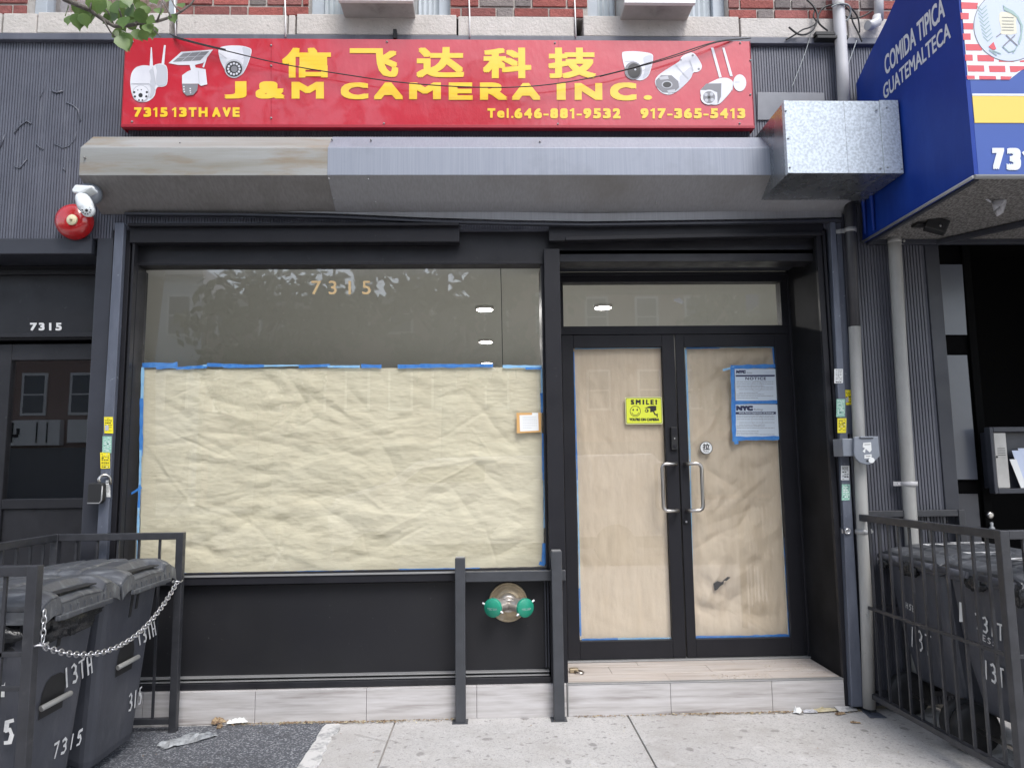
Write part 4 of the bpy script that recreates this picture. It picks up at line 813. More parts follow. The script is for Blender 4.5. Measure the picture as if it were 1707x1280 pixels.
mb = MB(); mb.box(XA+.021, 6, yf, yf+.02, Zaw+.006, zt_); mb.build('front_panel', 'bluefront', aw)
mb = MB()
for a, b in zip(SP[3:8], SP[4:9]): mb.slab([a+Vector((.021,0,0)), Vector((6,a.y,a.z)), Vector((6,b.y,b.z)), b+Vector((.021,0,0))], (0,0,.012))
mb.build('top_cover', 'blue', aw)
def fz(y): return ZZ(1650, y, yf)
Yw = yf-.002
mb = MB(); zb = fz(133); xr = XX(1695,120,yf)
def fp(x, y, k=0): p = at(x, y, Yw-.0006*k); return p
mb.poly([fp(1613.5,133), fp(1683,133), fp(1706,115), fp(1760,112), fp(1760,-60), fp(1597,-60)])
mb.build('white_print', 'awnwhite', aw)
mb = MB(); g1 = lambda x, y: (1580+x*.1172, y*.1172)
for pts in ([(190,35),(430,45),(415,135),(195,132)], [(180,185),(300,190),(298,280),(188,278)], [(220,332),(362,335),(360,425),(225,422)], [(212,480),(325,480),(327,572),(222,572)], [(248,630),(445,632),(500,680),(480,725),(258,722)], [(243,780),(352,782),(358,868),(250,868)], [(418,785),(600,787),(660,830),(655,880),(425,876)], [(275,932),(515,935),(522,1025),(288,1022)], [(582,938),(815,940),(822,1030),(595,1030)], [(878,942),(1090,945),(1090,985),(975,1030),(890,1030)], [(268,1078),(382,1080),(385,1128),(275,1128)], [(445,1082),(682,1086),(690,1134),(450,1132)], [(750,1088),(915,1092),(880,1136),(755,1136)], [(725,850),(960,885),(725,885)], [(1020,870),(1090,858),(1090,888),(1030,888)]):
    mb.poly([fp(*g1(x, y), k=1) for x, y in pts])
mb.build('brick_print', 'awnbrick', aw)
mb = MB(); g = lambda x, y, k: fp(*g1(x, y), k=k)
mb.poly([g(880+515*math.cos(a*PI/24), 370+510*math.sin(a*PI/24), 2) for a in range(48)], 0)
mb.poly([g(880+505*math.cos(a*PI/24), 370+500*math.sin(a*PI/24), 3) for a in range(48)], 1)
def ln(a, b, w_, m_, k=4): pline(mb, g1(*a), g1(*b), w_*.1172, Yw-.0006*k, m_)
for i in range(9):
    t = i/8; x, y = 470+60*t+30*t*t, 130+440*t; ln((x-55, y-45), (x+15, y+25), 13, 2); ln((x+80, y-45), (x+10, y+20), 13, 2, 5)
for i in range(9):
    t = i/8; x, y = 1290-60*t-30*t*t, 130+440*t; ln((x+55, y-45), (x-15, y+25), 13, 2); ln((x-80, y-45), (x-10, y+20), 13, 2, 5)
mb.poly([g(*p, 4) for p in [(730,200),(760,170),(960,190),(990,240),(970,300),(985,480),(900,500),(740,490),(760,430),(730,300)]], 3)
for y in (250, 300, 345, 390, 430): ln((770,y), (940,y+3), 7, 0, 6)
mb.poly([g(*p, 6) for p in [(785,70),(830,110),(930,160),(1010,240),(1070,370),(1050,560),(1020,640),(1000,600),(1040,480),(1035,360),(980,250),(900,195),(800,150)]], 2)
ln((690,530), (760,480), 12, 0, 6); ln((830,500), (1000,660), 14, 0, 7); ln((960,500), (790,660), 14, 0, 8)
mb.poly([g(*p, 6) for p in [(580,670),(650,600),(690,700),(640,715)]], 4)
for a, b in (((590,710),(700,790)), ((640,720),(760,770)), ((1000,640),(930,760)), ((780,660),(870,745)), ((870,745),(960,720))): ln(a, b, 14, 2, 7)
mb.build('emblem_print', ['greyprint', 'awnpale', 'awngreen', 'parch', 'awnbrick'], aw)
mb = MB(); z1, z0 = fz(161), fz(205.5); mb.box(XA+.023, 6, yf-.0025, yf-.0002, z0, z1); mb.build('yellow_band', 'yellowband', aw)
mb = MB(); b_ = fz(205.5); mb.box(XA+.023, 6, yf-.0035, yf-.0003, fz(161)+.001, fz(161)+.012); mb.build('band_edge', 'awnwhite', aw)
mb = MB(); wall_text(mb, '7', (1654,247,1674,283), Yw-.001, bold=.1, boldy=.06); wall_text(mb, '3', (1678,247,1702,284), Yw-.001, bold=.1, boldy=.06); digits(mb, '1', 1704, 1724, 247, 284, Yw-.001, .09); mb.build('street_number', 'awnwhite', aw)
mb = MB()
for t, bl, tl, br in (('COMIDA TIPICA', (1476,127), (1472,97), (1575.5,26.5)), ('GUATEMALTECA', (1473.5,167.5), (1471.5,143), (1586,72))):
    O = atX(*bl, XA-.0015); U = atX(*br, XA-.0015)-O; W = atX(*tl, XA-.0015)-O; W = Vector((0, 0, W.z)); U = Vector((0, U.y, U.z if abs(U.z) > .12 else 0))
    letters(mb, t, O, U, W, bold=.022, depth=Vector((-1,0,0)))
mb.build('side_lettering', 'awnwhite', aw)
mb = MB(); mb.box(XA+.021, 5.9, yf+.021, -.01, Zaw+.02, Zaw+.03)
mb.build('mesh_soffit', 'mesh', aw)
mb = MB(); mb.bar((2.75,-.03,Zaw+.0), (3.5,yf+.1,Zaw+.0), .03, .03); mb.bar((XA+.02,-.03,Zaw+.005), (5.9,-.03,Zaw+.005), .03, .03); mb.bar((XA+.03,-.02,Zaw+.005), (XA+.03,yf+.03,Zaw+.005), .025, .025); mb.build('soffit_frame', 'post', aw, .003)
c = at(1558,372,-.35); fl = thing('floodlight', 'small black lamp head bracketed under the blue awning', 'floodlight', c)
mb = MB(); mb.bar(at(1543,372,-.36), at(1579,381,-.40), .075, .075, (0,0,1)); mb.build('lamp_head', 'rubber', fl, .008)
mb = MB(); p = at(1537,362,-.33); mb.tube([(p.x-.01,p.y,Zaw+.018), (p.x,p.y,p.z), at(1548,374,-.36)], .012, 8); mb.box(p.x-.05, p.x+.04, p.y-.03, p.y+.03, Zaw+.002, Zaw+.019); mb.build('bracket', 'rubber', fl, .003)
mb = MB(); p = at(1568,376,-.425); mb.lathe([(.008,0),(.0001,.003)], p, (0,-1,-.2), 10); mb.build('lens', 'edge', fl)
random.seed(5)
mb = MB(); Yq = -.7
P = [(1653,337),(1677,325),(1677,338),(1672,355),(1662,361),(1657,352)]
def sheet(mb, pts, Y, amp=.02, m=0):
    c = [sum(p[0] for p in pts)/len(pts), sum(p[1] for p in pts)/len(pts)]; C0 = at(*c, Y-amp); R_ = [at(x, y, Y+random.uniform(-amp, amp)) for x, y in pts]
    for a, b in zip(R_, R_[1:]+R_[:1]): mb.add([C0, a, b], [(0,1,2)], m, True)
sheet(mb, P, Yq)
mb.tube([at(1629,311,Yq), at(1637,327,Yq), at(1652,337,Yq)], .005, 6); mb.tube([at(1677,326,Yq), at(1683,312,Yq)], .004, 6); sheet(mb, [(1637,318),(1645,314),(1645,322),(1648,334),(1640,332)], Yq, .01)
tag(mb.build('plastic_scrap', 'scrap', solid=.002), 'torn white plastic scrap dangling from the awning mesh', 'plastic scrap')
mb = MB(); sheet(mb, [(1588,336),(1604,324),(1610,336),(1600,339)], -.62, .008); tag(mb.build('paper_scrap', 'scrap', solid=.002), 'pinkish paper scrap stuck to the awning mesh above the lamp', 'paper scrap')
# ================================================================ PAPER, TAPE AND NOTICES ON THE GLASS
def paper(name, label, corners, Y, mt, amp, fr, nu, nv, seed, cat='paper sheet', creases=60, ang=(0, .5), cw=(.02,.09)):
    """crumpled sheet between four photograph corners (bl, br, tr, tl) on plane Y: folds with sharp ridges, then fine wrinkles"""
    bl, br, tr, tl = [at(x, y, Y) for x, y in corners]; mb = MB(); rg = random.Random(seed)
    x0, x1, z0, z1 = min(bl.x, tl.x), max(br.x, tr.x), bl.z, tl.z
    F = []
    for k in range(creases):
        a = rg.gauss(*ang); F.append((rg.uniform(x0, x1), rg.uniform(z0, z1), math.cos(a), math.sin(a), rg.uniform(.06, .38), rg.uniform(*cw), rg.uniform(.25, 1)*rg.choice((1, 1, -1))))
    def fn(u, v):
        p = (bl*(1-u)+br*u)*(1-v)+(tl*(1-u)+tr*u)*v
        wx = .03*noise.noise((p.x*4, p.z*4, seed)); wz = .025*noise.noise((p.x*5, p.z*5, seed+9)); h = 0
        for cx_, cz_, c_, s_, l, wd, a_ in F:
            dx, dz = p.x+wx-cx_, p.z+wz-cz_; d = abs(-s_*dx+c_*dz)
            if d < wd:
                t = (c_*dx+s_*dz)/l
                if -1.6 < t < 1.6: h += a_*(1-d/wd)**1.3*math.exp(-2*t*t)*(wd+.02)/.08
        a = noise.noise((p.x*fr[0]+seed, p.z*fr[1], 2.1)); b = noise.noise((p.x*fr[0]*3.2, p.z*fr[1]*3.4+seed, 7)); c = noise.noise((p.x*fr[0]*8, p.z*fr[1]*9+seed, 3))
        e = min(u, 1-u, v, 1-v); k = min(1, e*14+.12); q = p.copy(); q.y += amp*k*max(-1.2, .95*h+.42*a+.33*b+.15*c)
        if v > .995 or v < .005: q.z += .004*noise.noise((u*30, seed, 0))
        if u > .995 or u < .005: q.x += .003*noise.noise((v*30, seed, 5))
        return q
    mb.grid(fn, nu, nv); return tag(mb.build(name, mt), label, cat)
def tapes(label, runs, Y, seed):
    """runs: (x0,y0,x1,y1,width_px,light?)"""
    random.seed(seed); root = None
    mb = MB()
    for k, (x0, y0, x1, y1, wd, lt) in enumerate(runs):
        n = max(2, int(math.hypot(x1-x0, y1-y0)/9)); l = math.hypot(x1-x0, y1-y0); nx, ny = -(y1-y0)/l, (x1-x0)/l; A = []; B = []
        for i in range(n+1):
            t = i/n; x, y = x0+(x1-x0)*t, y0+(y1-y0)*t; h = wd/2*random.uniform(.75, 1.15); A.append(at(x+nx*h, y+ny*h, Y-.0003*k)); B.append(at(x-nx*h, y-ny*h, Y-.0003*k))
        mb.poly(A+B[::-1], 1 if lt else 0)
    return tag(mb.build('masking_tape', ['tape', 'tapelight'], solid=.0004), label, 'masking tape')
paper('kraft_sheet', 'wide pale kraft paper covering the lower display window', [(233,956),(907,944),(902.5,612),(238,616)], Yg+.021, 'kraft', .0105, (3.6, 7.5), 380, 215, 3, creases=230, ang=(.1, .6), cw=(.012, .085))
tapes('blue masking tape strips edging the wide kraft sheet in the display window', [(237,609,262,608,9,0),(260,610,296,609,11,0),(294,614,345,611,5,0),(338,609,372,610,3,1),(345,608,405,610,6,0),(372,611,440,610,5,0),(440,610,500,609,3,1),(498,611,550,609,5,0),(546,611,600,611,4,1),(602,610,636,611,6,0),(663,611,822,609,6,0),(700,608,760,609,4,0),(838,611,903,611,5,1),(876,614,903,614,4,0),
    (238,612,236,690,5,1),(236,664,235,760,6,0),(234.5,750,233,812,4,1),(233,808,231,850,4,0),(231,846,229,950,4,1),(218,823,236,812,4,0),(903,615,904,658,4,1),(904,655,905,688,7,0),(905.5,722,906.5,800,5,0),(907,800,907,880,2,1),(907,905,907,940,7,0),(899,938,908,941,6,0),(236,954,330,958,5,0),(330,957,590,952,4,0),(590,952,760,950,3,1),(665,949,800,947,2.4,0)], Yg+.0095, 3)
ga, gb, za, zb = gl
paper('kraft_sheet', 'brown kraft paper behind the left door glass', [(968,1063),(1121,1061),(1105,577),(955,579)], Yd+.038, 'kraft2', .0095, (6, 2.4), 70, 190, 8, creases=26, ang=(1.5, .45), cw=(.02, .07))
tapes('thin blue tape around the paper on the left door', [(956,586,963,820,2.5,0),(962.5,800,967,990,2,1),(966,980,968,1060,3,0),(958,581,1104,579,3,1),(970,1066,1030,1065,4,0),(1030,1065,1120,1064,4,1)], Yd+.0225, 5)
ga, gb, za, zb = gr_
paper('kraft_sheet', 'creased brown kraft paper behind the right door glass, torn low down', [(1158,1062),(1313,1060),(1288,577),(1142,579)], Yd+.046, 'kraft2', .0165, (4.2, 2.6), 80, 210, 2, creases=80, ang=(1.1, .7), cw=(.03, .1))
tapes('blue tape framing the paper on the right door, thickest along its right edge', [(1143,582,1150,760,3,1),(1150,760,1157,1060,2,1),(1144,580,1200,579,4,0),(1195,578,1289,578,4,1),(1289,580,1296,640,5,0),(1303,735,1311,900,7,0),(1310,895,1319,1058,8,0),(1160,1062,1230,1062,6,0),(1222,1063,1318,1061,9,0)], Yd+.0225, 6)
mb = MB(); Y = Yd+.0205+.0126
for pts in ([(1189,972),(1196,968),(1202,970),(1207,967),(1206,973),(1200,977),(1195,983),(1191,984)], [(1205,967),(1213,961),(1218,962),(1211,968)]): ppoly(mb, pts, Yd+.026)
tag(mb.build('paper_tear', 'deep', solid=.0005), 'dark ragged tear low in the right door paper', 'tear')
# yellow camera warning
Y = Yd+.0125; mb = MB(); smr = thing('warning_sign', 'small yellow SMILE! YOU\'RE ON CAMERA warning on the left door glass', 'warning sign', at(1073,707,Y))
x0, x1, z0, z1 = rect(1042.5, 662, 1104, 707, Y)
def rr_(cx_, cz_, w_, h_, r): return [(cx_+sx*(w_/2-r)+r*math.cos(a), cz_+sz*(h_/2-r)+r*math.sin(a)) for sx, sz, a0 in ((1,1,0),(-1,1,PI/2),(-1,-1,PI),(1,-1,1.5*PI)) for a in (a0, a0+PI/6, a0+PI/3, a0+PI/2)]
mb.prism(rr_((x0+x1)/2, (z0+z1)/2, x1-x0, z1-z0, .01)[::-1], 'y', Y-.002, Y, 1); mb.build('plate', ['smile', 'smileedge'], smr)
mb = MB(); mb.prism(rr_((x0+x1)/2, (z0+z1)/2, (x1-x0)*.97, (z1-z0)*.95, .009)[::-1], 'y', Y-.0024, Y-.0021, 1); mb.prism(rr_((x0+x1)/2, (z0+z1)/2, (x1-x0)*.945, (z1-z0)*.915, .008)[::-1], 'y', Y-.0028, Y-.0025, 0)
Yq = Y-.0032; g = lambda x, y: (1040+x*.05859, 640+y*.05859)
for i, (ch, a, b) in enumerate((('S',195,295),('M',335,480),('I',530,580),('L',630,715),('E',755,850),('!',895,945))):
    wall_text(mb, ch, (*g(a, 445), *g(b, 585)), Yq, 1, bold=.09, boldy=.06)
wall_text(mb, "YOU'RE ON CAMERA", (*g(150, 965), *g(1005, 1052)), Yq, 1, bold=.07)
ring(mb, *g(325,775), 155*.0586, 155*.0586, .9, Yq, 1)
ppoly(mb, oval(*g(265,735), 1.3, 1.9, 10), Yq, 1); ppoly(mb, oval(*g(380,735), 1.3, 1.9, 10), Yq, 1)
pts = [g(325+100*math.cos(a), 790+95*math.sin(a)) for a in [PI*.06+PI*.88*k/10 for k in range(11)]]
for a, b in zip(pts[:-1], pts[1:]): pline(mb, a, b, .9, Yq, 1)
ppoly(mb, [g(*p) for p in [(580,690),(700,640),(780,618),(920,620),(925,745),(850,780),(750,810),(745,690)]], Yq, 1); ppoly(mb, [g(*p) for p in oval(650,760,55,50,14)], Yq, 1); ppoly(mb, [g(*p) for p in oval(640,760,25,24,10)], Yq-.0003, 0)
pline(mb, g(845,780), g(880,860), 2.2, Yq, 1); pline(mb, g(870,855), g(945,880), 2.2, Yq-.0002, 1); pline(mb, g(948,840), g(948,945), 1.8, Yq-.0003, 1)
mb.build('print', ['smile', 'dark'], smr)
# two city notices with blue tape
def notice(box, label, big, seed):
    random.seed(seed); x0, y0, x1, y1 = box; Y = Yd+.0125; w_, h = x1-x0, y1-y0; t = thing('city_notice', label, 'notice', at((x0+x1)/2, y1, Y)); mb = MB()
    mb.slab([at(x0+1.5, y1, Y), at(x1+1.5, y1-.5, Y), at(x1-1, y0, Y), at(x0, y0, Y)], (0,.0008,0), 0)
    L_ = .42 if big else .26; hh = .155 if big else .1
    wall_text(mb, 'NYC', (x0+w_*.03, y0+h*.04, x0+w_*L_, y0+h*(.04+hh)), Y-.0008, 1, bold=.13)
    wall_text(mb, 'Buildings', (x0+w_*(L_+.03), y0+h*(.04+hh*.55), x0+w_*(L_+.03+(.2 if big else .12)), y0+h*(.05+hh)), Y-.0008, 2)
    yb = y0+h*(.05+hh+.03); pline(mb, (x0+w_*.02, yb+h*.035), (x1-w_*.05, yb+h*.03), h*(.075 if big else .05), Y-.0008, 1)
    if big: wall_text(mb, 'Work Permit Department Of Buildings', (x0+w_*.09, yb+h*.008, x1-w_*.1, yb+h*.058), Y-.0014, 0, bold=.05); y = yb+h*.11
    else: wall_text(mb, 'NOTICE', (x0+w_*.25, yb+h*.075, x1-w_*.26, yb+h*.165), Y-.0008, 1, bold=.04, spacing=1.2); y = yb+h*.22
    ring(mb, x0+w_*.52, y0+h*(.5 if big else .55), w_*.13, w_*.13, .5, Y-.0008, 3)
    while y < y1-h*.05:
        x = x0+w_*random.choice([.04,.04,.1]); e = x0+w_*random.choice([.55,.92,.92,.7])
        while x < e:
            l = random.uniform(2, 9); pline(mb, (x, y), (min(x+l, e), y), .55, Y-.0008, 2); x += l+.7
        y += h*random.choice([.05,.065,.1])
    mb.build('sheet', ['notice', 'navy', 'greyprint', 'lightprint'], t)
notice((1225,615,1295,668), 'upper white NYC notice taped on the right door, headed NOTICE', False, 3)
notice((1225,674,1297,728), 'lower white NYC work permit taped under the notice on the right door', True, 4)
tapes('blue tape borders around the two city notices on the right door', [(1218,612,1294,610,7,0),(1205,617,1224,612,4,1),(1221,612,1224,736,7,0),(1224,671,1298,670,6,0),(1225,731,1299,730,7,0),(1224,738,1231,737,6,0),(1296,612,1302,732,3,0)], Yd+.0112, 9)
# calendar card taped at the window edge
Y = Yg-.003; cl = thing('calendar_card', 'small orange bordered calendar card at the right edge of the display window', 'calendar card', at(880,720,Y)); mb = MB()
mb.slab([at(861.5,722,Y), at(902,720,Y), at(902,688,Y), at(861,688,Y)], (0,.001,0), 0); ppoly(mb, [(867,719),(898,717.5),(897,688),(887,688),(887,691.5),(866,692)], Y-.0006, 1)
for r in range(4):
    for c_ in range(8):
        if not (r == 3 and c_ > 4): pline(mb, (872+c_*3, 701+r*4), (873.6+c_*3, 701+r*4), 1, Y-.0012, 2)
for y in (695, 698): pline(mb, (871, y), (894, y), .5, Y-.0012, 2)
mb.build('card', ['orange', 'stkwhite', 'lightprint'], cl)
# round pull sticker
Y = Yd+.0125; rs = thing('round_sticker', 'round white sticker reading 拉 above the right door handle', 'sticker', at(1177,758,Y)); c = at(1177,746.5,Y); mb = MB()
mb.lathe([(.0425,0),(.0425,.003)], (c.x, Y, c.z), (0,-1,0), 32, 1); mb.lathe([(.0385,.0032),(.0385,.004)], (c.x, Y, c.z), (0,-1,0), 32, 0); wall_text(mb, '拉', (1171.5,739,1183,750), Y-.005, 2, bold=.03); wall_text(mb, 'PULL', (1173,751,1182,754), Y-.005, 2); mb.build('disc', ['stkwhite', 'dark', 'dark'], rs)
# door bell on the meeting stile
Y = Yd-.0065; db = thing('doorbell', 'slim black doorbell camera on the left door stile', 'doorbell', at(1123,750,Y)); x0, x1, z0, z1 = rect(1117.5, 712, 1128.5, 750, Y); mb = MB(); mb.box(x0, x1, Y-.024, Y, z0, z1); mb.build('case', 'rubber', db, .005)
mb = MB(); mb.box(x0+.004, x1-.004, Y-.0265, Y-.0245, z0+(z1-z0)*.64, z1-.006); mb.lathe([(.012,.025),(.012,.027),(.009,.0275)], ((x0+x1)/2, Y, z0+.027), (0,-1,0), 18); mb.build('lens_and_button', 'frame', db); mb = MB(); mb.lathe([(.004,.0255),(.003,.0275)], ((x0+x1)/2, Y, z0+(z1-z0)*.5), (0,-1,0), 10); mb.build('status_dot', 'white', db)
# hanging cord and square label behind the transom
cable('thin dark cord hanging behind the display window glass', [(834.5,446,Yg+.05),(836,500,Yg+.05),(837,560,Yg+.05),(838,612,Yg+.05)], .0022)
mb = MB(); mb.slab([at(1124,502,Yd+.029), at(1137,507,Yd+.029), at(1140,503,Yd+.029), at(1133,496,Yd+.029), at(1123,499,Yd+.029)], (0,.0007,0)); tag(mb.build('small_label', 'stkwhite'), 'small tilted white label stuck inside the transom glass', 'label')
# ================================================================ SIAMESE CONNECTION AND GUARD
Y = .074; c = at(847,1003,Y); fd = thing('fire_connection', 'brass fire hose connection with two green caps on the black knee panel', 'fire connection', c); R = .113
mb = MB(); mb.lathe([(R,0),(R,.008),(R*.96,.012),(R*.93,.009),(R*.55,.012),(R*.5,.02)], (c.x, Y, c.z), (0,-1,0), 40)
for ang, t in ((PI*.62, 0), (PI*.38, 0)): pass
for k in range(26):
    a = PI*.12+PI*.76*k/25; 
    for rr__ in (.83, .68):
        if random.random() < .8: p = Vector((c.x+R*rr__*math.cos(a), Y-.0125, c.z+R*rr__*math.sin(a))); mb.box(p.x-.003, p.x+.003, p.y-.002, p.y+.002, p.z-.005, p.z+.005)
mb.build('wall_plate', 'brass', fd)
mb = MB(); base = Vector((c.x, Y, c.z)); L_ = at(823,1012,-.03); R_ = at(874,1012,-.03)
mb.tube([base+Vector((0,-.01,0)), base+Vector((0,-.04,0)), base+Vector((0,-.062,-.003))], [.056,.052,.046], 20)
for q in (L_, R_):
    mb.tube([base+Vector((0,-.045,0)), base+(q-base)*.5+Vector((0,-.005,0)), base+(q-base)*.8, q], [.036,.039,.043,.046], 18); d = (q-base).normalized(); mb.lathe([(.05,-.02),(.052,-.016),(.052,-.004),(.048,0)], q, d, 24)
mb.tube([base+Vector((-.03,-.07,.024)), base+Vector((0,-.075,.022)), base+Vector((.03,-.07,.024))], .008, 8); mb.build('twin_body', 'bronze', fd)
for q, lab_ in ((L_, 0), (R_, 1)):
    d = (q-base).normalized(); d = (d+Vector((0,-.55,0))).normalized(); mb = MB(); mb.lathe([(.05,-.006),(.053,.0),(.053,.017),(.05,.021),(.0001,.0215)], q, d, 30)
    u = d.cross(Vector((0,0,1))).normalized(); v = u.cross(d); O = q+d*.0225-u*.03-v*.012
    cp = mb.build('hose_cap', 'green', fd); mb = MB(); a = (.35 if lab_ == 0 else -.6)
    for s_ in (1,-1): e = u*math.cos(a)*s_+v*math.sin(a)*s_; mb.tube([q+d*.012+e*.046, q+d*.014+e*.068], [.0065,.005], 8)
    mb.build('lug', 'white', cp)
    mb = MB(); letters(mb, 'FIRE DEPT', O, u*.06, v*.012, depth=d); mb.build('raised_letters', 'awngreen', cp)
gd = thing('pipe_guard', 'charcoal steel guard of two posts and a rail before the fire connection', 'guard rail', (XX(850,1200,-.06), -.06, 0)); Y = -.075
for pts, cap_ in (([(757.5,930),(774.5,930),(777,1203),(760,1203)], 1), ([(917,921),(934.5,921),(944,1197),(926,1197)], 0)):
    mb = MB(); xa, xb = XX(pts[0][0], 1060, Y), XX(pts[1][0], 1060, Y); xa = (XX(pts[0][0],pts[0][1],Y)+XX(pts[3][0],pts[3][1],Y))/2; xb = (XX(pts[1][0],pts[1][1],Y)+XX(pts[2][0],pts[2][1],Y))/2
    zt_ = ZZ(766,pts[0][1],Y); mb.box(xa, xb, Y, Y+.06, .0, zt_); p = mb.build('post', 'bollard', gd, .004); mb = MB(); mb.box(xa+.004, xb-.004, Y+.004, Y+.056, zt_+.0002, zt_+.004); mb.build('post_cap', 'edge', p, .001)
    mb = MB(); mb.box(xa-.018, xb+.012, Y-.012, Y+.062, .0005, .004); mb.build('foot_plate', 'bollard', p)
mb = MB(); mb.box(XX(759,960,Y), XX(943,960,-.01), Y+.0605, Y+.088, ZZ(850,969,Y+.06), ZZ(850,951.5,Y+.06)); mb.build('rail', 'bollard', gd, .004)
# ================================================================ FENCES
def fence(name, label, pts, zb, zt_, posts, gap=.115, mids=(.6,), mt='iron', skip=()):
    t = thing(name, label, 'iron fence', (pts[0][0], pts[0][1], 0), 'black iron fences around the bins')
    for x, y in posts:
        mb = MB(); mb.box(x-.02, x+.02, y-.02, y+.02, .0, zt_); mb.build('post', mt, t, .003)
    for (a, b) in zip(pts[:-1], pts[1:]):
        A, B = Vector((*a, 0)), Vector((*b, 0)); d = (B-A); L_ = d.length; e = d/L_
        for nm, z, h in (('top_rail', zt_-.019, .038), ('bottom_rail', zb, .03)):
            mb = MB(); mb.bar(A+e*.0205+Vector((0,0,z)), B-e*.0205+Vector((0,0,z)), .034, h); mb.build(nm, mt, t, .003)
        for z in mids:
            mb = MB(); mb.bar(A+e*.0205+Vector((0,0,z)), B-e*.0205+Vector((0,0,z)), .012, .018); mb.build('mid_rail', mt, t, .002)
        n = int(L_/gap)
        for i in range(1, n+1):
            p = A+e*(L_*i/(n+1)); mb = MB(); mb.box(p.x-.006, p.x+.006, p.y-.006, p.y+.006, zb+.0155, zt_-.0385); mb.build('bar', mt, t)
    return t
P1 = (-1.735, -.107); P2 = (-1.705, -1.45)
fence('iron_fence', 'black iron fence corner behind the bins before the display window', [P1, (-2.42,-.107), (-2.42,-1.43)], .06, 1.064, [P1, (-2.42,-.107)], .118, mids=())
fence('iron_fence', 'short black iron fence panel nearest the camera by the bins of the flat', [P2, (-2.44,-1.45)], .08, 1.06, [P2, (-2.44,-1.45)], .118, mids=(.62,.74))
RF = [(2.14,-.06), (2.185,-1.17), (3.1,-1.17)]
fence('iron_fence', 'black iron fence wrapping the bins under the blue awning', RF, .1, 1.108, [RF[1]], .094, mids=(.585,))
fence('iron_fence', 'low black iron fence panel against the ribbed pilaster behind the bins', [(2.16,-.045),(2.745,-.045)], .1, 1.125, [(2.745,-.045)], .115, mids=(.585,))
mb = MB(); x = RF[0]; mb.box(x[0]-.015, x[0]+.015, x[1]-.015, x[1]+.015, .0, 1.108); tag(mb.build('fence_post', 'iron', bevel=.003), 'thin black fence end post beside the right guide rail', 'fence post')
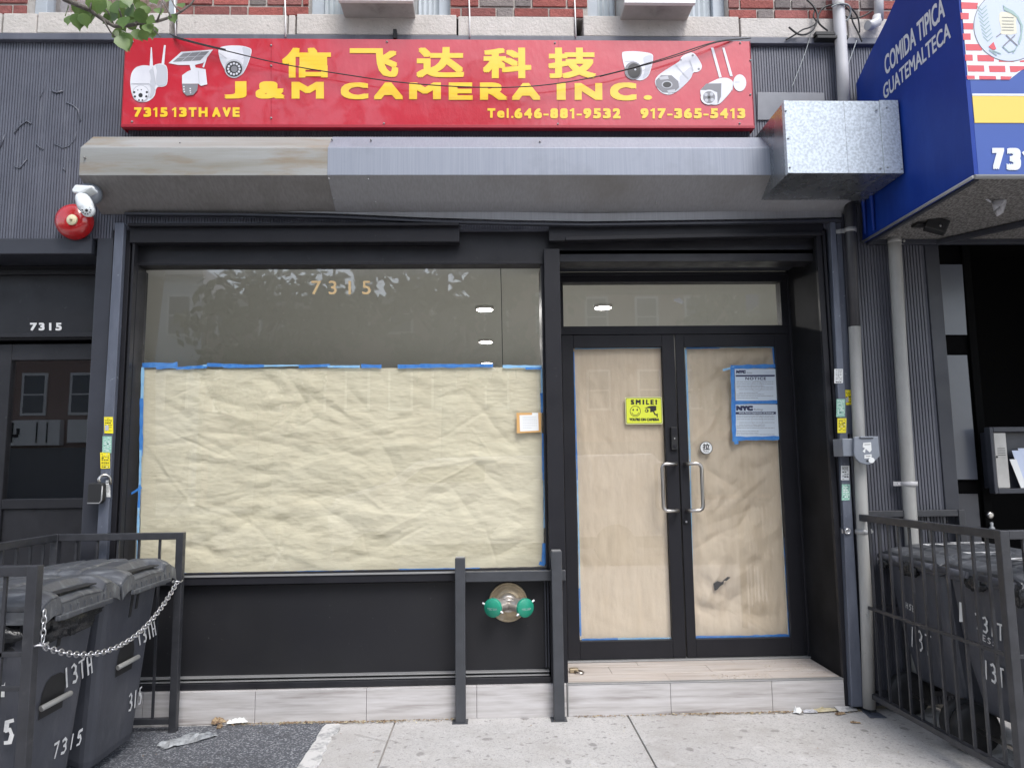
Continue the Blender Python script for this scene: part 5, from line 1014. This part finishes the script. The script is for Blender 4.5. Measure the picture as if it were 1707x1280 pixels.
# ================================================================ WHEELED BINS
def rsec(x0, x1, hw, z, r=.05, n=4):
    P = []
    for cx_, cy_, a0 in ((x1-r, hw-r, 0), (x0+r, hw-r, PI/2), (x0+r, -hw+r, PI), (x1-r, -hw+r, 1.5*PI)):
        for k in range(n+1): a = a0+PI/2*k/n; P.append(Vector((cx_+r*math.cos(a), cy_+r*math.sin(a), z)))
    return P
def loft(mb, secs, m=0, capb=True, capt=True):
    n = len(secs[0]); vs = [p for s_ in secs for p in s_]; fs = [(i*n+k, i*n+(k+1) % n, (i+1)*n+(k+1) % n, (i+1)*n+k) for i in range(len(secs)-1) for k in range(n)]
    if capb: fs.append(tuple(range(n-1, -1, -1)))
    if capt: fs.append(tuple((len(secs)-1)*n+k for k in range(n)))
    mb.add(vs, fs, m, False)
def make_bin(label, group, loc):
    t = thing('wheeled_bin', label, 'wheeled bin', loc, group)
    mb = MB(); 
    def cut(sec, z0):
        for p in sec: p.z = z0+max(0, -p.x+.02)*.8
        return sec
    loft(mb, [cut(rsec(-.19,.195,.205,.05,.04), .05), cut(rsec(-.2,.205,.215,.09), .085), rsec(-.245,.238,.246,.5), rsec(-.275,.27,.262,.80), rsec(-.28,.272,.264,.855)]); mb.build('body', 'bin', t, .004, local=True)
    mb = MB(); loft(mb, [rsec(-.29,.285,.272,.826,.05), rsec(-.3,.3,.28,.836,.05), rsec(-.3,.3,.28,.868,.05), rsec(-.29,.29,.272,.872,.05)]); mb.build('rim', 'bin', t, .003, local=True)
    def lf(u, v):
        x = -.30+.64*u; y = (-.283+.566*v); e = min(1, min(v, 1-v)*9); f_ = min(1, (1-u)*9)
        z = .878+.062*math.sin(min(1, u*1.25+.15)*PI*.62)*e**.5*(.35+.65*f_**.5)+(.011*(min(1, abs(math.sin(u*6*PI))*2.2))*e if u < .8 else .011*e)+.010*noise.noise((u*3, v*3, 1))
        if .22 < v < .78 and u > .82: z -= .028*min(1, (u-.82)*20)
        return Vector((x, y, z))
    mb = MB(); mb.grid(lf, 132, 36)
    for k in range(36):
        for u in (0, 1):
            a, b = lf(u, k/36), lf(u, (k+1)/36); dz = Vector((.008 if u else -.006, 0, -.05 if not u else -.062)); mb.add([a, b, b+dz, a+dz], [(0,1,2,3)], 0, False)
    for k in range(48):
        for v in (0, 1):
            a, b = lf(k/48, v), lf((k+1)/48, v); dz = Vector((0, .006 if v else -.006, -.045)); mb.add([a, b, b+dz, a+dz], [(0,1,2,3)], 0, False)
    ld = mb.build('lid', 'binlid', t, local=True, solid=.004)
    mb = MB(); n = 9
    for k in range(n): y = -.2+.4*k/(n-1); mb.box(.346, .352, y-.004, y+.004, .826, .872)
    mb.bar((.352,-.20,.835), (.352,.20,.835), .022, .02); mb.build('lip_ribs', 'binlid', ld, .003, local=True)
    mb = MB(); mb.bar((.285,-.13,.918), (.30,.13,.918), .05, .006); mb.bar((.30,-.11,.905), (.30,.11,.905), .012, .03); mb.build('grab_shade_bars', 'rubber', ld, .002, local=True)  # raised dark bars stand in for the shaded grab recess
    for s_ in (1, -1):
        mb = MB(); mb.lathe([(.066,-.026),(.112,-.024),(.115,-.012),(.115,.012),(.112,.024),(.066,.026)], (-.215, s_*.238, .115), (0,1,0), 28); wh = mb.build('wheel', 'rubber', t, local=True)
        mb = MB(); mb.lathe([(.018,.027),(.05,.029),(.058,.0265)], (-.215, s_*.238, .115), (0,s_,0), 24, cap=False)
        for k in range(8): a = k*PI/4; mb.bar((-.215+.018*math.cos(a), s_*.266, .115+.018*math.sin(a)), (-.215+.097*math.cos(a), s_*.264, .115+.097*math.sin(a)), .009, .006, up=(0,1,0))
        mb.lathe([(.02,.02),(.02,.034),(.014,.036)], (-.215, s_*.238, .115), (0,s_,0), 14); mb.build('wheel_hub', 'bin', wh, local=True)
    mb = MB(); mb.tube([(-.215,-.22,.115), (-.215,.22,.115)], .011, 8); mb.build('axle', 'steel', t, local=True)
    mb = MB(); mb.tube([(-.32,-.25,.872), (-.32,-.06,.872)], .017, 10); mb.tube([(-.32,.06,.872), (-.32,.25,.872)], .017, 10)
    for y in (-.25,-.06,.06,.25): mb.bar((-.32,y,.872), (-.272,y,.858), .012, .03)
    mb.build('hinge_handle', 'bin', t, local=True)
    mb = MB(); pts = [(.13,.42),(.13,.52),(.10,.56),(.05,.575),(-.05,.575),(-.10,.56),(-.13,.52),(-.13,.42)]
    def fx(z): return .205+(z-.09)*(.033/.41) if z < .5 else .238+(z-.5)*(.032/.3)
    V = [Vector((fx(z)+.0015, y*.62, z)) for y, z in pts]; mb.add(V, [tuple(range(8))]); mb.build('catch_shade_plate', 'rubber', t, local=True)  # flat dark plate stands in for the shade of a pocket
    mb = MB(); mb.tube([(.252,-.1,.47), (.256,-.09,.472), (.256,.09,.472), (.252,.1,.47)], .012, 10); mb.build('catch_bar', 'pipegrey', t, local=True)
    mb = MB()
    for y, l in ((-.02,.13),(.035,.1)): z1_ = .82; mb.slab([(fx(z1_-l)+.002, y-.012, z1_-l), (fx(z1_-l)+.002, y+.012, z1_-l), (fx(z1_)+.002, y+.012, z1_), (fx(z1_)+.002, y-.012, z1_)], (-.004,0,0))
    mb.build('moulded_slot', 'rubber', t, local=True)
    return t, fx
LB = 'wheeled bins inside the iron fences'
b0, fxx = make_bin('dark grey bin chained in nearest the display window, painted 13TH and 315', LB, (-2.045, -.525, .004))
b1 = copy_tree(b0); b1.location = (-2.045, -1.115, .004); b1['label'] = 'dark grey bin nearest the camera inside the chain, painted 13TH and 7315'
b2 = copy_tree(b0); b2.location = (2.555, -.325, .0); b2['label'] = 'dark grey bin beside the grey pipe under the blue awning'
b3 = copy_tree(b0); b3.location = (2.555, -.885, .0); b3['label'] = 'dark grey bin under the awning nearest the camera, white tag on its back'
def front_paint(bn, words):
    mb = MB(); L0 = bn.location
    for t, bl, br, tl, r in words:
        def on(p):
            X = L0.x+.24
            for _ in range(5): q = atX(*p, X); X = L0.x+fxx(q.z)+.004
            return q-L0
        O, Bq, T_ = on(bl), on(br), on(tl); brush(mb, t, O, Bq-O, T_-O, r)
    mb.build('painted_marks', 'paint', bn, local=True)
front_paint(b1, [('13TH', (106,1147), (157,1118), (103,1117), .006), ('7315', (86,1265), (137,1237), (89,1240), .006)])
front_paint(b0, [('13TH', (230,1076), (262,1056), (226,1053), .006), ('315', (213,1186), (237,1170), (214,1158), .0055)])
mb = MB()   # side of the nearest bin, seen through the fence
def side(p): q = at(*p, -1.115-.25); return q-b1.location
for t, bl, br, tl, r in (('1', (-4,1158), (14,1158), (-4,1116), .014), ('5', (4,1240), (28,1236), (4,1203), .008)):
    O, Bq, T_ = side(bl), side(br), side(tl); brush(mb, t, O, Bq-O, T_-O, r)
mb.build('painted_marks', 'paint', b1, local=True)
def back_paint(bn, words, tagbox=None):
    mb = MB(); L0 = bn.location
    def on(p):
        X = L0.x-.25
        for _ in range(5): q = atX(*p, X); z = q.z; X = L0.x-(.2+(z-.09)*(.045/.41) if z < .5 else .245+(z-.5)*(.03/.3))-.004
        return q-L0
    for t, bl, br, tl, r in words:
        O, Bq, T_ = on(bl), on(br), on(tl); brush(mb, t, O, Bq-O, T_-O, r)
    mb.build('painted_marks', 'paint', bn, local=True)
    if tagbox:
        mb = MB(); x0, y0, x1, y1 = tagbox; mb.slab([on((x0,y1)), on((x1,y1)), on((x1-2,y0+2)), on((x0,y0))], (.001,0,0)); mb.build('white_tag', 'stkwhite', bn, local=True)
back_paint(b2, [('13T', (1516,1074), (1556,1096), (1515,1042), .0055), ('H5E', (1510,1012), (1526,1021), (1510,1003), .0025)])
back_paint(b3, [('731T', (1626,1046), (1676,1070), (1625,1021), .0055), ('ES5', (1638,1066), (1662,1079), (1638,1057), .0025), ('13T', (1640,1128), (1678,1148), (1638,1098), .006)], (1599,1003,1610,1036))
mb = MB(); z = .955
def lidm(bn, words):
    mb = MB()
    for t, x, y, r in words: O = Vector((x, y, .956)); brush(mb, t, O, Vector((0,-.2*len(t)*.55,0)), Vector((.17,0,0)), r)
    mb.build('painted_marks', 'paint', bn, local=True)
lidm(b2, [('E', -.2, .04, .009), ('D', -.0, .1, .009)]); lidm(b3, [('E', -.22, .22, .009), ('O', -.2, -.02, .009)])
def liner(bn, pts_, amp, seed):
    random.seed(seed); mb = MB()
    for x, y, z, rx, ry, rz in pts_:
        def f(u, v, X=x, Y_=y, Z=z, a=rx, b=ry, c_=rz):
            th, ph = 2*PI*u, PI*(v-.5); p = Vector((math.cos(ph)*math.cos(th), math.cos(ph)*math.sin(th), math.sin(ph))); k = 1+amp*noise.noise(p*3.1+Vector((seed+X*9, Y_*9, 0)))+.12*math.sin(th*11+seed)*math.cos(ph)
            return Vector((X+a*p.x*k, Y_+b*p.y*k, Z+c_*p.z*k))
        mb.grid(f, 28, 12)
    mb.build('bin_liner', 'bag', bn, local=True)
liner(b1, [(.285,.0,.80,.035,.24,.07),(.02,-.27,.80,.24,.03,.07)], .5, 2); liner(b2, [(-.295,-.0,.83,.03,.08,.04),(-.29,.25,.84,.03,.05,.035)], .5, 5); liner(b3, [(-.295,-.24,.83,.03,.06,.045),(0,-.275,.81,.22,.02,.05),(-.295,.02,.835,.028,.07,.035)], .5, 8)
# ---- chain across the left enclosure
A, B = Vector((P1[0]+.0, P1[1]-.022, .80)), Vector((P2[0]+.022, P2[1]+.02, .768)); mid = 0; N = 37; pts = []
M_ = 400; dense = []
for i in range(M_+1):
    t = i/M_; p = A.lerp(B, t); p.z -= .155*4*t*(1-t)*(1+.25*(t-.5)); p.x += .03*math.sin(PI*t); dense.append(p)
mb = MB(); tot = sum((dense[i+1]-dense[i]).length for i in range(M_)); pitch = .0262; N = int(tot/pitch); acc = 0; i = 0
for k in range(N):
    tgt = (k+.5)*tot/N
    while acc+(dense[i+1]-dense[i]).length < tgt: acc += (dense[i+1]-dense[i]).length; i += 1
    c = dense[i]; d = (dense[i+1]-dense[i]).normalized(); s1 = d.cross(Vector((1,0,0) if k % 2 else (.3,.2,1))).normalized(); s1 = (s1 - d*s1.dot(d)).normalized()
    mb.tube([c+d*(.0178*math.cos(a*PI/6))+s1*(.0108*math.sin(a*PI/6)) for a in range(12)], .0031, 6, closed=True)
for q, n_ in ((A, 0), (B, 1)):
    mb.tube([q+Vector((.024*math.cos(a*PI/8), .03*math.sin(a*PI/8), .004*math.sin(a*1.1))) for a in range(16)], .0038, 6, closed=True)
for k in range(5): mb.tube([B+Vector((-.004, .022, .016+.023*k))+Vector((.009*math.sin(a*PI/6)*(k % 2), .009*math.sin(a*PI/6)*((k+1) % 2), .016*math.cos(a*PI/6))) for a in range(12)], .0029, 6, closed=True)
tag(mb.build('chain', 'chrome'), 'silver chain sagging between two fence posts across the bins', 'chain')
# ================================================================ SMALL THINGS ON THE GROUND
def crumple(name, label, cat, c, size, seed, mt, rz=0, flat=.4):
    random.seed(seed); mb = MB()
    def f(u, v):
        x, y = (u-.5)*size[0], (v-.5)*size[1]*(1-.45*u*(1 if seed % 2 else 0)); h = size[2]*(.5+.5*noise.noise((u*3.1+seed, v*2.7, 0))+.35*noise.noise((u*8, v*9+seed, 3)))
        x += .12*size[0]*noise.noise((u*4, v*4, seed)); y += .2*size[1]*noise.noise((u*4+9, v*4, seed)); e = min(u, 1-u, v, 1-v); h *= min(1, e*5+.25)
        return Vector((c[0]+x*math.cos(rz)-y*math.sin(rz), c[1]+x*math.sin(rz)+y*math.cos(rz), c[2]+max(.001, h)))
    mb.grid(f, 18, 12, 0, False); return tag(mb.build(name, mt, solid=.0015), label, cat)
g = atZ(315,1238,.0); crumple('plastic_wrapper', 'crumpled clear plastic wrapper lying on the asphalt patch', 'plastic wrapper', (g.x, g.y, .006), (.27,.075,.045), 3, 'clearwrap', .62)
g = atZ(398,1204,.0); crumple('paper_scrap', 'white torn paper scrap at the foot of the tiled base', 'paper scrap', (g.x, g.y-.02, .01), (.11,.05,.03), 4, 'stkwhite', .2)
g = atZ(371,1204,.0); crumple('dry_leaf', 'curled pale brown leaf beside the white paper scrap', 'leaf', (g.x, g.y-.015, .008), (.1,.06,.045), 6, 'litter', .4)
g = atZ(1317,1178,.0); crumple('paper_scrap', 'small crumpled white paper at the right end of the step', 'paper scrap', (g.x, -.03, .006), (.06,.04,.035), 8, 'stkwhite', 1)
g = atZ(1340,1180,.0); crumple('paper_scrap', 'grey folded paper piece right of the crumpled one by the step', 'paper scrap', (g.x, -.035, .005), (.075,.04,.022), 9, 'scrap', -.2)
g = atZ(1372,1184,.0); crumple('cardboard_piece', 'long torn yellowish cardboard at the step corner by the rail', 'cardboard', (g.x, g.y-.02, .006), (.16,.05,.02), 11, 'card', .1)
g = atZ(1404,1180,.0); mb = MB(); P = [atZ(1385,1172,.03), atZ(1413,1168,.03), atZ(1430,1184,.008), atZ(1400,1187,.008)]; mb.slab(P, (0,0,.004)); tag(mb.build('cardboard_piece', 'concpale'), 'flat speckled board scrap leaning against the step corner', 'cardboard')
g = atZ(1398,1189,.0); crumple('dry_leaf', 'dark curled leaf on the pavement below the board scrap', 'leaf', (g.x, g.y-.02, .004), (.06,.022,.014), 12, 'litter', .3)
g = atZ(1426,1205,.0); crumple('dry_leaf', 'single grey brown leaf lying on the open pavement by the rail', 'leaf', (g.x, g.y, .003), (.05,.025,.01), 13, 'litter', -.3)
g = atZ(366,1215,.0); crumple('dry_leaf', 'dark upright leaf curl on the asphalt patch edge', 'leaf', (g.x, g.y, .006), (.035,.02,.035), 14, 'litter', 1.2)
g = atZ(958,1121,zs); lk = thing('padlock', 'open brass padlock lying on the entrance step', 'padlock', (g.x, g.y, zs+.001)); mb = MB(); mb.box(g.x-.03, g.x+.022, g.y-.012, g.y+.026, zs+.002, zs+.026); mb.build('body', 'brass', lk, .004)
mb = MB(); mb.tube([(g.x+.0, g.y-.012, zs+.012), (g.x+.012, g.y-.035, zs+.01), (g.x+.034, g.y-.046, zs+.009), (g.x+.05, g.y-.036, zs+.009), (g.x+.046, g.y-.016, zs+.011), (g.x+.022, g.y+.002, zs+.013)], .005, 8); mb.build('shackle', 'steel', lk)
random.seed(21); mb = MB()
def bit(x, y, z, s_):
    a = random.uniform(0, 2*PI); l, w2 = s_*random.uniform(.6,1.4), s_*random.uniform(.25,.6); c_, n_ = math.cos(a), math.sin(a); t1, t2 = random.uniform(-.4,.6)*l, random.uniform(-.4,.4)*l
    mb.add([(x-l*c_, y-l*n_, z+.001), (x-w2*n_, y+w2*c_, z+.002+abs(t2)), (x+l*c_, y+l*n_, z+.001+abs(t1)), (x+w2*n_, y-w2*c_, z+.001)], [(0,1,2,3)], random.choice([0,0,0,1]))
for k in range(2000):
    x = random.choice([random.uniform(-1.45,-.2), random.uniform(-1.2,-.5), random.uniform(.45,2.1), random.uniform(1.1,2.1)]); y = -.008-abs(random.gauss(0,.016)); bit(x, y, .004 if x > -.9 else .006, random.uniform(.002,.0095))
for k in range(420): bit(random.uniform(-3,2.2), -random.uniform(.05,1.6)**1.0, .005, random.uniform(.0015,.0055))
for k in range(420): x = random.uniform(1.25,2.0); bit(x, random.uniform(.1,.46) if x > 1.6 else random.uniform(.03,.12), zs+.001, random.uniform(.0015,.004))
o = mb.build('leaf_litter', ['litter', 'card']); o['kind'] = 'stuff'
# ---- leaflet rack in the restaurant recess
Y = .0; rk = thing('leaflet_rack', 'grey wall cabinet with leaflets in the dark restaurant recess', 'leaflet rack', at(1700,822,Y)); x0, x1, z0, z1 = rect(1654, 711, 1790, 822, Y)
mb = MB(); mb.box(x0, x0+.022, Y, Y+.05, z0, z1); mb.box(x0+.022, x1, Y, Y+.05, z1-.03, z1); mb.box(x0+.022, x1, Y, Y+.05, z0, z0+.03); mb.box(x0+.022, x1, Y+.05, Y+.16, z0+.03, z1-.03); mb.box(x1, x1+.02, Y, Y+.05, z0, z1); mb.build('frame', 'post', rk, .004)
mb = MB(); xa = x0+.03; xb = x0+.105; mb.box(xa, xb, Y+.012, Y+.049, z0+.032, z1-.034); mb.build('side_box', 'acmetal', rk, .003); mb = MB()
for k in range(4): mb.box(xa+.015, xb-.012, Y+.0105, Y+.0118, z1-.13-k*.013, z1-.127-k*.013)
mb.lathe([(.006,0),(.006,.004)], (xa+.008, Y+.012, (z0+z1)/2+.02), (0,-1,0), 8); mb.build('label_lines', 'dark', rk)
random.seed(31); mb = MB()
for k in range(9):
    x = xb+.02+k*.022; h = random.uniform(.17,.24); mb.slab([(x+.04, Y+.006+.004*k, z0+.032), (x+.075, Y+.006+.004*k, z0+.032), (x+.03, Y+.009+.004*k, z0+.032+h), (x-.012, Y+.009+.004*k, z0+.032+h)], (0,.0015,0), random.randrange(4))
mb.build('leaflets', ['stkwhite', 'awnpale', 'redside', 'navy'], rk)
mb = MB(); c = at(1683,883,-.05); mb.lathe([(.018,-.02),(.016,0),(.008,.01),(.01,.03),(.0001,.035)], (c.x, .1, c.z), (0,0,1), 12); tag(mb.build('bottle_top', 'clearwrap'), 'clear bottle top behind the fence under the leaflet rack', 'bottle')
# ================================================================ STREET TREE, LEFT (its branch hangs into view)
def leafmesh(mb, p, d, up, s_, m=0):
    d = d.normalized(); sd2 = d.cross(up).normalized(); n = sd2.cross(d)
    prof = [(0,0),(.12,.3),(.4,.46),(.7,.34),(.9,.1),(1.08,0)]; mid = [p+d*(a*s_)+n*(-.10*s_*a*a) for a, b in prof]
    L = [q+sd2*(b*s_)+n*(.14*s_*b) for q, (a, b) in zip(mid, prof)]; R_ = [q-sd2*(b*s_)+n*(.14*s_*b) for q, (a, b) in zip(mid, prof)]
    k = len(prof); mb.add(mid+L[1:-1]+R_[1:-1], [(0, k, 1)]+[(i, k+i-1, k+i, i+1) for i in range(1, k-2)]+[(k-2, 2*k-3, k-1)]+[(0, 1, 2*k-2)]+[(i, i+1, 2*k-2+i, 2*k-3+i) for i in range(1, k-2)]+[(k-2, k-1, 3*k-5)], m, True)
def rv(): return Vector((random.gauss(0,1), random.gauss(0,1), random.gauss(0,1))).normalized()
random.seed(44)
TB = Vector((-3.7,-3.3,0)); tr = thing('street_tree', 'street tree whose leafy branch hangs over the left end of the red sign', 'tree', TB)
mb = MB(); mb.tube([TB+Vector((0,0,-.1)), TB+Vector((.03,.02,1.2)), TB+Vector((-.02,.05,2.6)), TB+Vector((.1,.1,3.8)), TB+Vector((.2,.1,5.2)), TB+Vector((.2,.0,7))], [.17,.14,.13,.12,.08,.03], 12)
for k in range(9):
    a = k*2.4; b = TB+Vector((.12,.1,3.9+.28*k)); e = b+Vector((math.cos(a)*1.5, math.sin(a)*1.3, .9)); mb.tube([b, b.lerp(e,.5)+Vector((0,0,.12)), e], [.05,.03,.01], 7)
mb.build('trunk', 'bark', tr)
mb = MB(); bp = [TB+Vector((.1,.1,3.8)), Vector((-3.0,-1.9,4.25)), at(60,-30,-1.05), at(110,0,-1.05), at(150,17,-1.0), at(172,33,-1.0), at(190,44,-1.0), at(215,43,-1.0), at(240,38,-1.0), at(262,36,-.98), at(285,29,-.96), at(302,20,-.95), at(318,8,-.94), at(328,-6,-.94)]
mb.tube(bp, [.06,.035,.016,.013,.012,.011,.0095,.009,.008,.007,.006,.005,.0045,.004], 8)
tw = [[(172,33),(185,55),(195,66),(203,68)], [(262,36),(268,20),(270,0)], [(225,42),(232,30),(222,8),(214,-6)], [(205,38),(200,20),(192,0)], [(190,44),(180,20),(165,4)], [(250,40),(258,52),(268,62)], [(150,17),(152,5),(168,0)], [(285,29),(278,14),(272,4)], [(302,20),(292,12),(286,0)]]
TW = []
for t_w in tw:
    Q = [at(x, y, -1.0+random.uniform(-.06,.06)) for x, y in t_w]; TW.append(Q); mb.tube(Q, [.005]+[.0032]*(len(Q)-1), 6)
mb.build('branch', 'bark', tr)
mb = MB()
lv = [(122,25,-9,12,30),(128,22,4,26,28),(137,22,9,26,24),(115,13,-6,10,24),(160,-4,12,24,34),(175,0,3,32,30),(190,4,6,26,28),(203,8,-4,22,30),(213,12,9,18,28),(185,14,14,10,22),(226,16,12,16,28),(222,26,-4,20,24),(236,26,10,20,30),(240,34,6,26,26),(205,52,-6,18,30),(198,60,10,18,30),(212,62,2,24,26),(222,50,10,12,24),(234,50,10,16,22),(186,28,-14,10,22),(196,34,8,12,22),(250,44,4,24,30),(246,30,16,10,20),(168,10,-8,24,26),(200,0,12,12,26),(276,-6,2,14,20),(140,10,8,22,28),(130,4,-4,20,24),(152,14,-8,22,26),(180,22,6,22,26),(208,28,-6,24,28),(218,34,8,22,26),(228,4,12,16,26),(244,10,-6,22,24),(196,16,-12,18,26),(172,-2,-10,22,28),(206,-8,10,18,26),(190,50,14,16,26),(216,56,-12,18,28),(244,40,10,20,24),(160,26,-12,14,20),(286,24,6,16,20),(262,14,10,14,20),(232,28,14,8,24),(256,-4,8,18,22),(300,6,8,12,18),(150,-6,6,16,26),(218,-4,10,14,24)]
for x, y, dx, dy, s_ in lv:
    Y_ = -1.0+random.uniform(-.09,.09); p = at(x, y, Y_); q = at(x+dx, y+dy, Y_+random.uniform(-.05,.05)); d = (q-p); leafmesh(mb, p, d, (Vector((random.uniform(-.5,.5), -1, random.uniform(-.2,.6)))).normalized(), s_*.00265)
mb.build('branch_leaves', 'leaf', tr)
mb = MB(); C0 = TB+Vector((.2,.1,6.0))
for k in range(150):
    d = rv(); c = C0+Vector((d.x*1.9, d.y*1.7, d.z*1.5))*(random.random()**.4)
    if c.z < 1.4+.66*(c.y+4.25)+.35: continue
    for j in range(16): leafmesh(mb, c+rv()*.28, rv()+Vector((0,0,-.5)), rv(), .1)
mb.build('crown', 'leaf', tr)
# ================================================================ FAR SIDE OF THE AVENUE (seen only in the glass)
def house(label, x0, x1, h, mt, nwin, floors, sg=None):
    Y = -24.4; t = thing('row_house', label, 'building', ((x0+x1)/2, Y, 0), 'row houses across the avenue'); mb = MB(); mb.box(x0, x1, Y-8, Y, -.1, h); mb.build('wall', mt, t)
    mb = MB(); mb.box(x0-.1, x1+.1, Y, Y+.35, h-.35, h+.1); mb.build('cornice', 'stone', t)
    for f_ in range(floors):
        z = 3.7+f_*3.1
        for k in range(nwin):
            xc = x0+(x1-x0)*(k+.5)/nwin; mb = MB(); mb.box(xc-.5, xc+.5, Y+.0, Y+.06, z, z+1.7); wn = mb.build('window', 'white', t); mb = MB(); mb.box(xc-.4, xc+.4, Y+.061, Y+.07, z+.1, z+.8); mb.box(xc-.4, xc+.4, Y+.061, Y+.07, z+.86, z+1.6); mb.build('pane', 'greypane', wn)
    mb = MB(); mb.box(x0+.3, x1-.3, Y, Y+.1, .2, 2.4); mb.build('shopfront', 'greypane', t)
    return t
house('brown brick row house with a cactus shop sign, mirrored in the flat entry door', -23, -15.4, 10.2, 'rowbrick', 4, 2)
house('pale stucco row house mirrored at the left of the display window', -15.2, -11.6, 9.6, 'rowpale', 2, 2)
house('dark brick row house mirrored behind the big street tree', -11.4, -1, 8.2, 'rowbrick', 6, 2)
house('tan brick row house with pale windows mirrored in the transom', -.8, 14, 10.6, 'rowtan', 7, 2)
ss = thing('shop_sign', 'white shop sign with a cactus on the far row house', 'shop sign', (-19,-24.2,2.7)); mb = MB(); mb.box(-22, -17.0, -24.39, -24.1, 2.5, 3.5); mb.box(-16.7, -15.5, -24.39, -24.1, 2.6, 3.5); mb.build('board', 'white', ss)
mb = MB(); x, Y, z = -18.9, -24.07, 2.62; mb.box(x-.1, x+.1, Y-.02, Y, z, z+.8); mb.box(x-.32, x+.32, Y-.02, Y, z+.2, z+.32); mb.box(x-.36, x-.24, Y-.02, Y, z+.321, z+.6); mb.box(x+.24, x+.36, Y-.02, Y, z+.321, z+.55); mb.box(-17.9,-17.85,Y-.02,Y,2.6,3.4); mb.box(-17.5,-17.46,Y-.02,Y,2.6,3.4); mb.build('cactus_print', 'frame', ss)
random.seed(77)
def bigtree(x, y, h, rx, ry, label, n, ls):
    b = Vector((x, y, 0)); t = thing('street_tree', label, 'tree', b); mb = MB(); mb.tube([b, b+Vector((.1,0,h*.25)), b+Vector((-.1,.1,h*.5)), b+Vector((.1,0,h*.85))], [.28,.24,.16,.04], 10)
    for k in range(8): a = k*2.2; s0 = b+Vector((0,0,h*(.3+.06*k))); mb.tube([s0, s0+Vector((math.cos(a)*rx*.7, math.sin(a)*ry*.7, h*.16))], [.09,.02], 6)
    mb.build('trunk', 'bark', t); mb = MB(); c0 = b+Vector((0,0,h*.64))
    for k in range(n):
        d = rv(); c = c0+Vector((d.x*rx, d.y*ry, d.z*h*.36))*(random.random()**.33)
        for j in range(14):
            p = c+rv()*random.uniform(.1,.6); u = rv()*ls; v_ = u.cross(rv()).normalized()*ls*.5; mb.add([p-u, p+v_, p+u, p-v_], [(0,1,2,3)])
    mb.build('crown', 'leafdark', t)
bigtree(-1.4, -18.5, 14.5, 4.9, 3.2, 'tall dark street tree across the avenue, mirrored in the window and sign', 380, .25)
bigtree(-7.5, -19.5, 9, 2.4, 2.2, 'slim street tree across the avenue, mirrored left of the window number', 130, .22)
bigtree(8.6, -19, 8.5, 1.8, 1.8, 'smaller street tree across the avenue, mirrored in the transom', 150, .2)
# white van at the near kerb, mirrored in the papered window
cr = thing('parked_van', 'white parked van at the kerb behind the viewer, mirrored in the papered window', 'van', (.6,-7.2,-.16))
cp = [(-2.35,.12),(-2.42,.75),(-2.3,.98),(-1.55,1.2),(-1.14,1.49),(-.8,1.56),(2.6,1.6),(2.75,1.4),(2.8,.12)]
mb = MB(); mb.prism(cp[::-1], 'y', -8.1, -6.3); mb.build('body', 'carpaint', cr, .05)
mb = MB(); mb.prism([(-1.28,1.2),(-1.0,1.43),(-.1,1.45),(-.1,1.2)][::-1], 'y', -6.3, -6.294); mb.build('side_window', 'carglass', cr)
mb = MB(); mb.box(-2.3, 2.7, -6.31, -6.29, .12, .3); mb.build('sill_trim', 'rubber', cr)
for x in (-1.75, 1.95):
    mb = MB(); mb.lathe([(.19,-.01),(.32,0),(.33,.05),(.33,.2)], (x, -6.28, .17), (0,-1,0), 24); mb.build('wheel', 'rubber', cr)
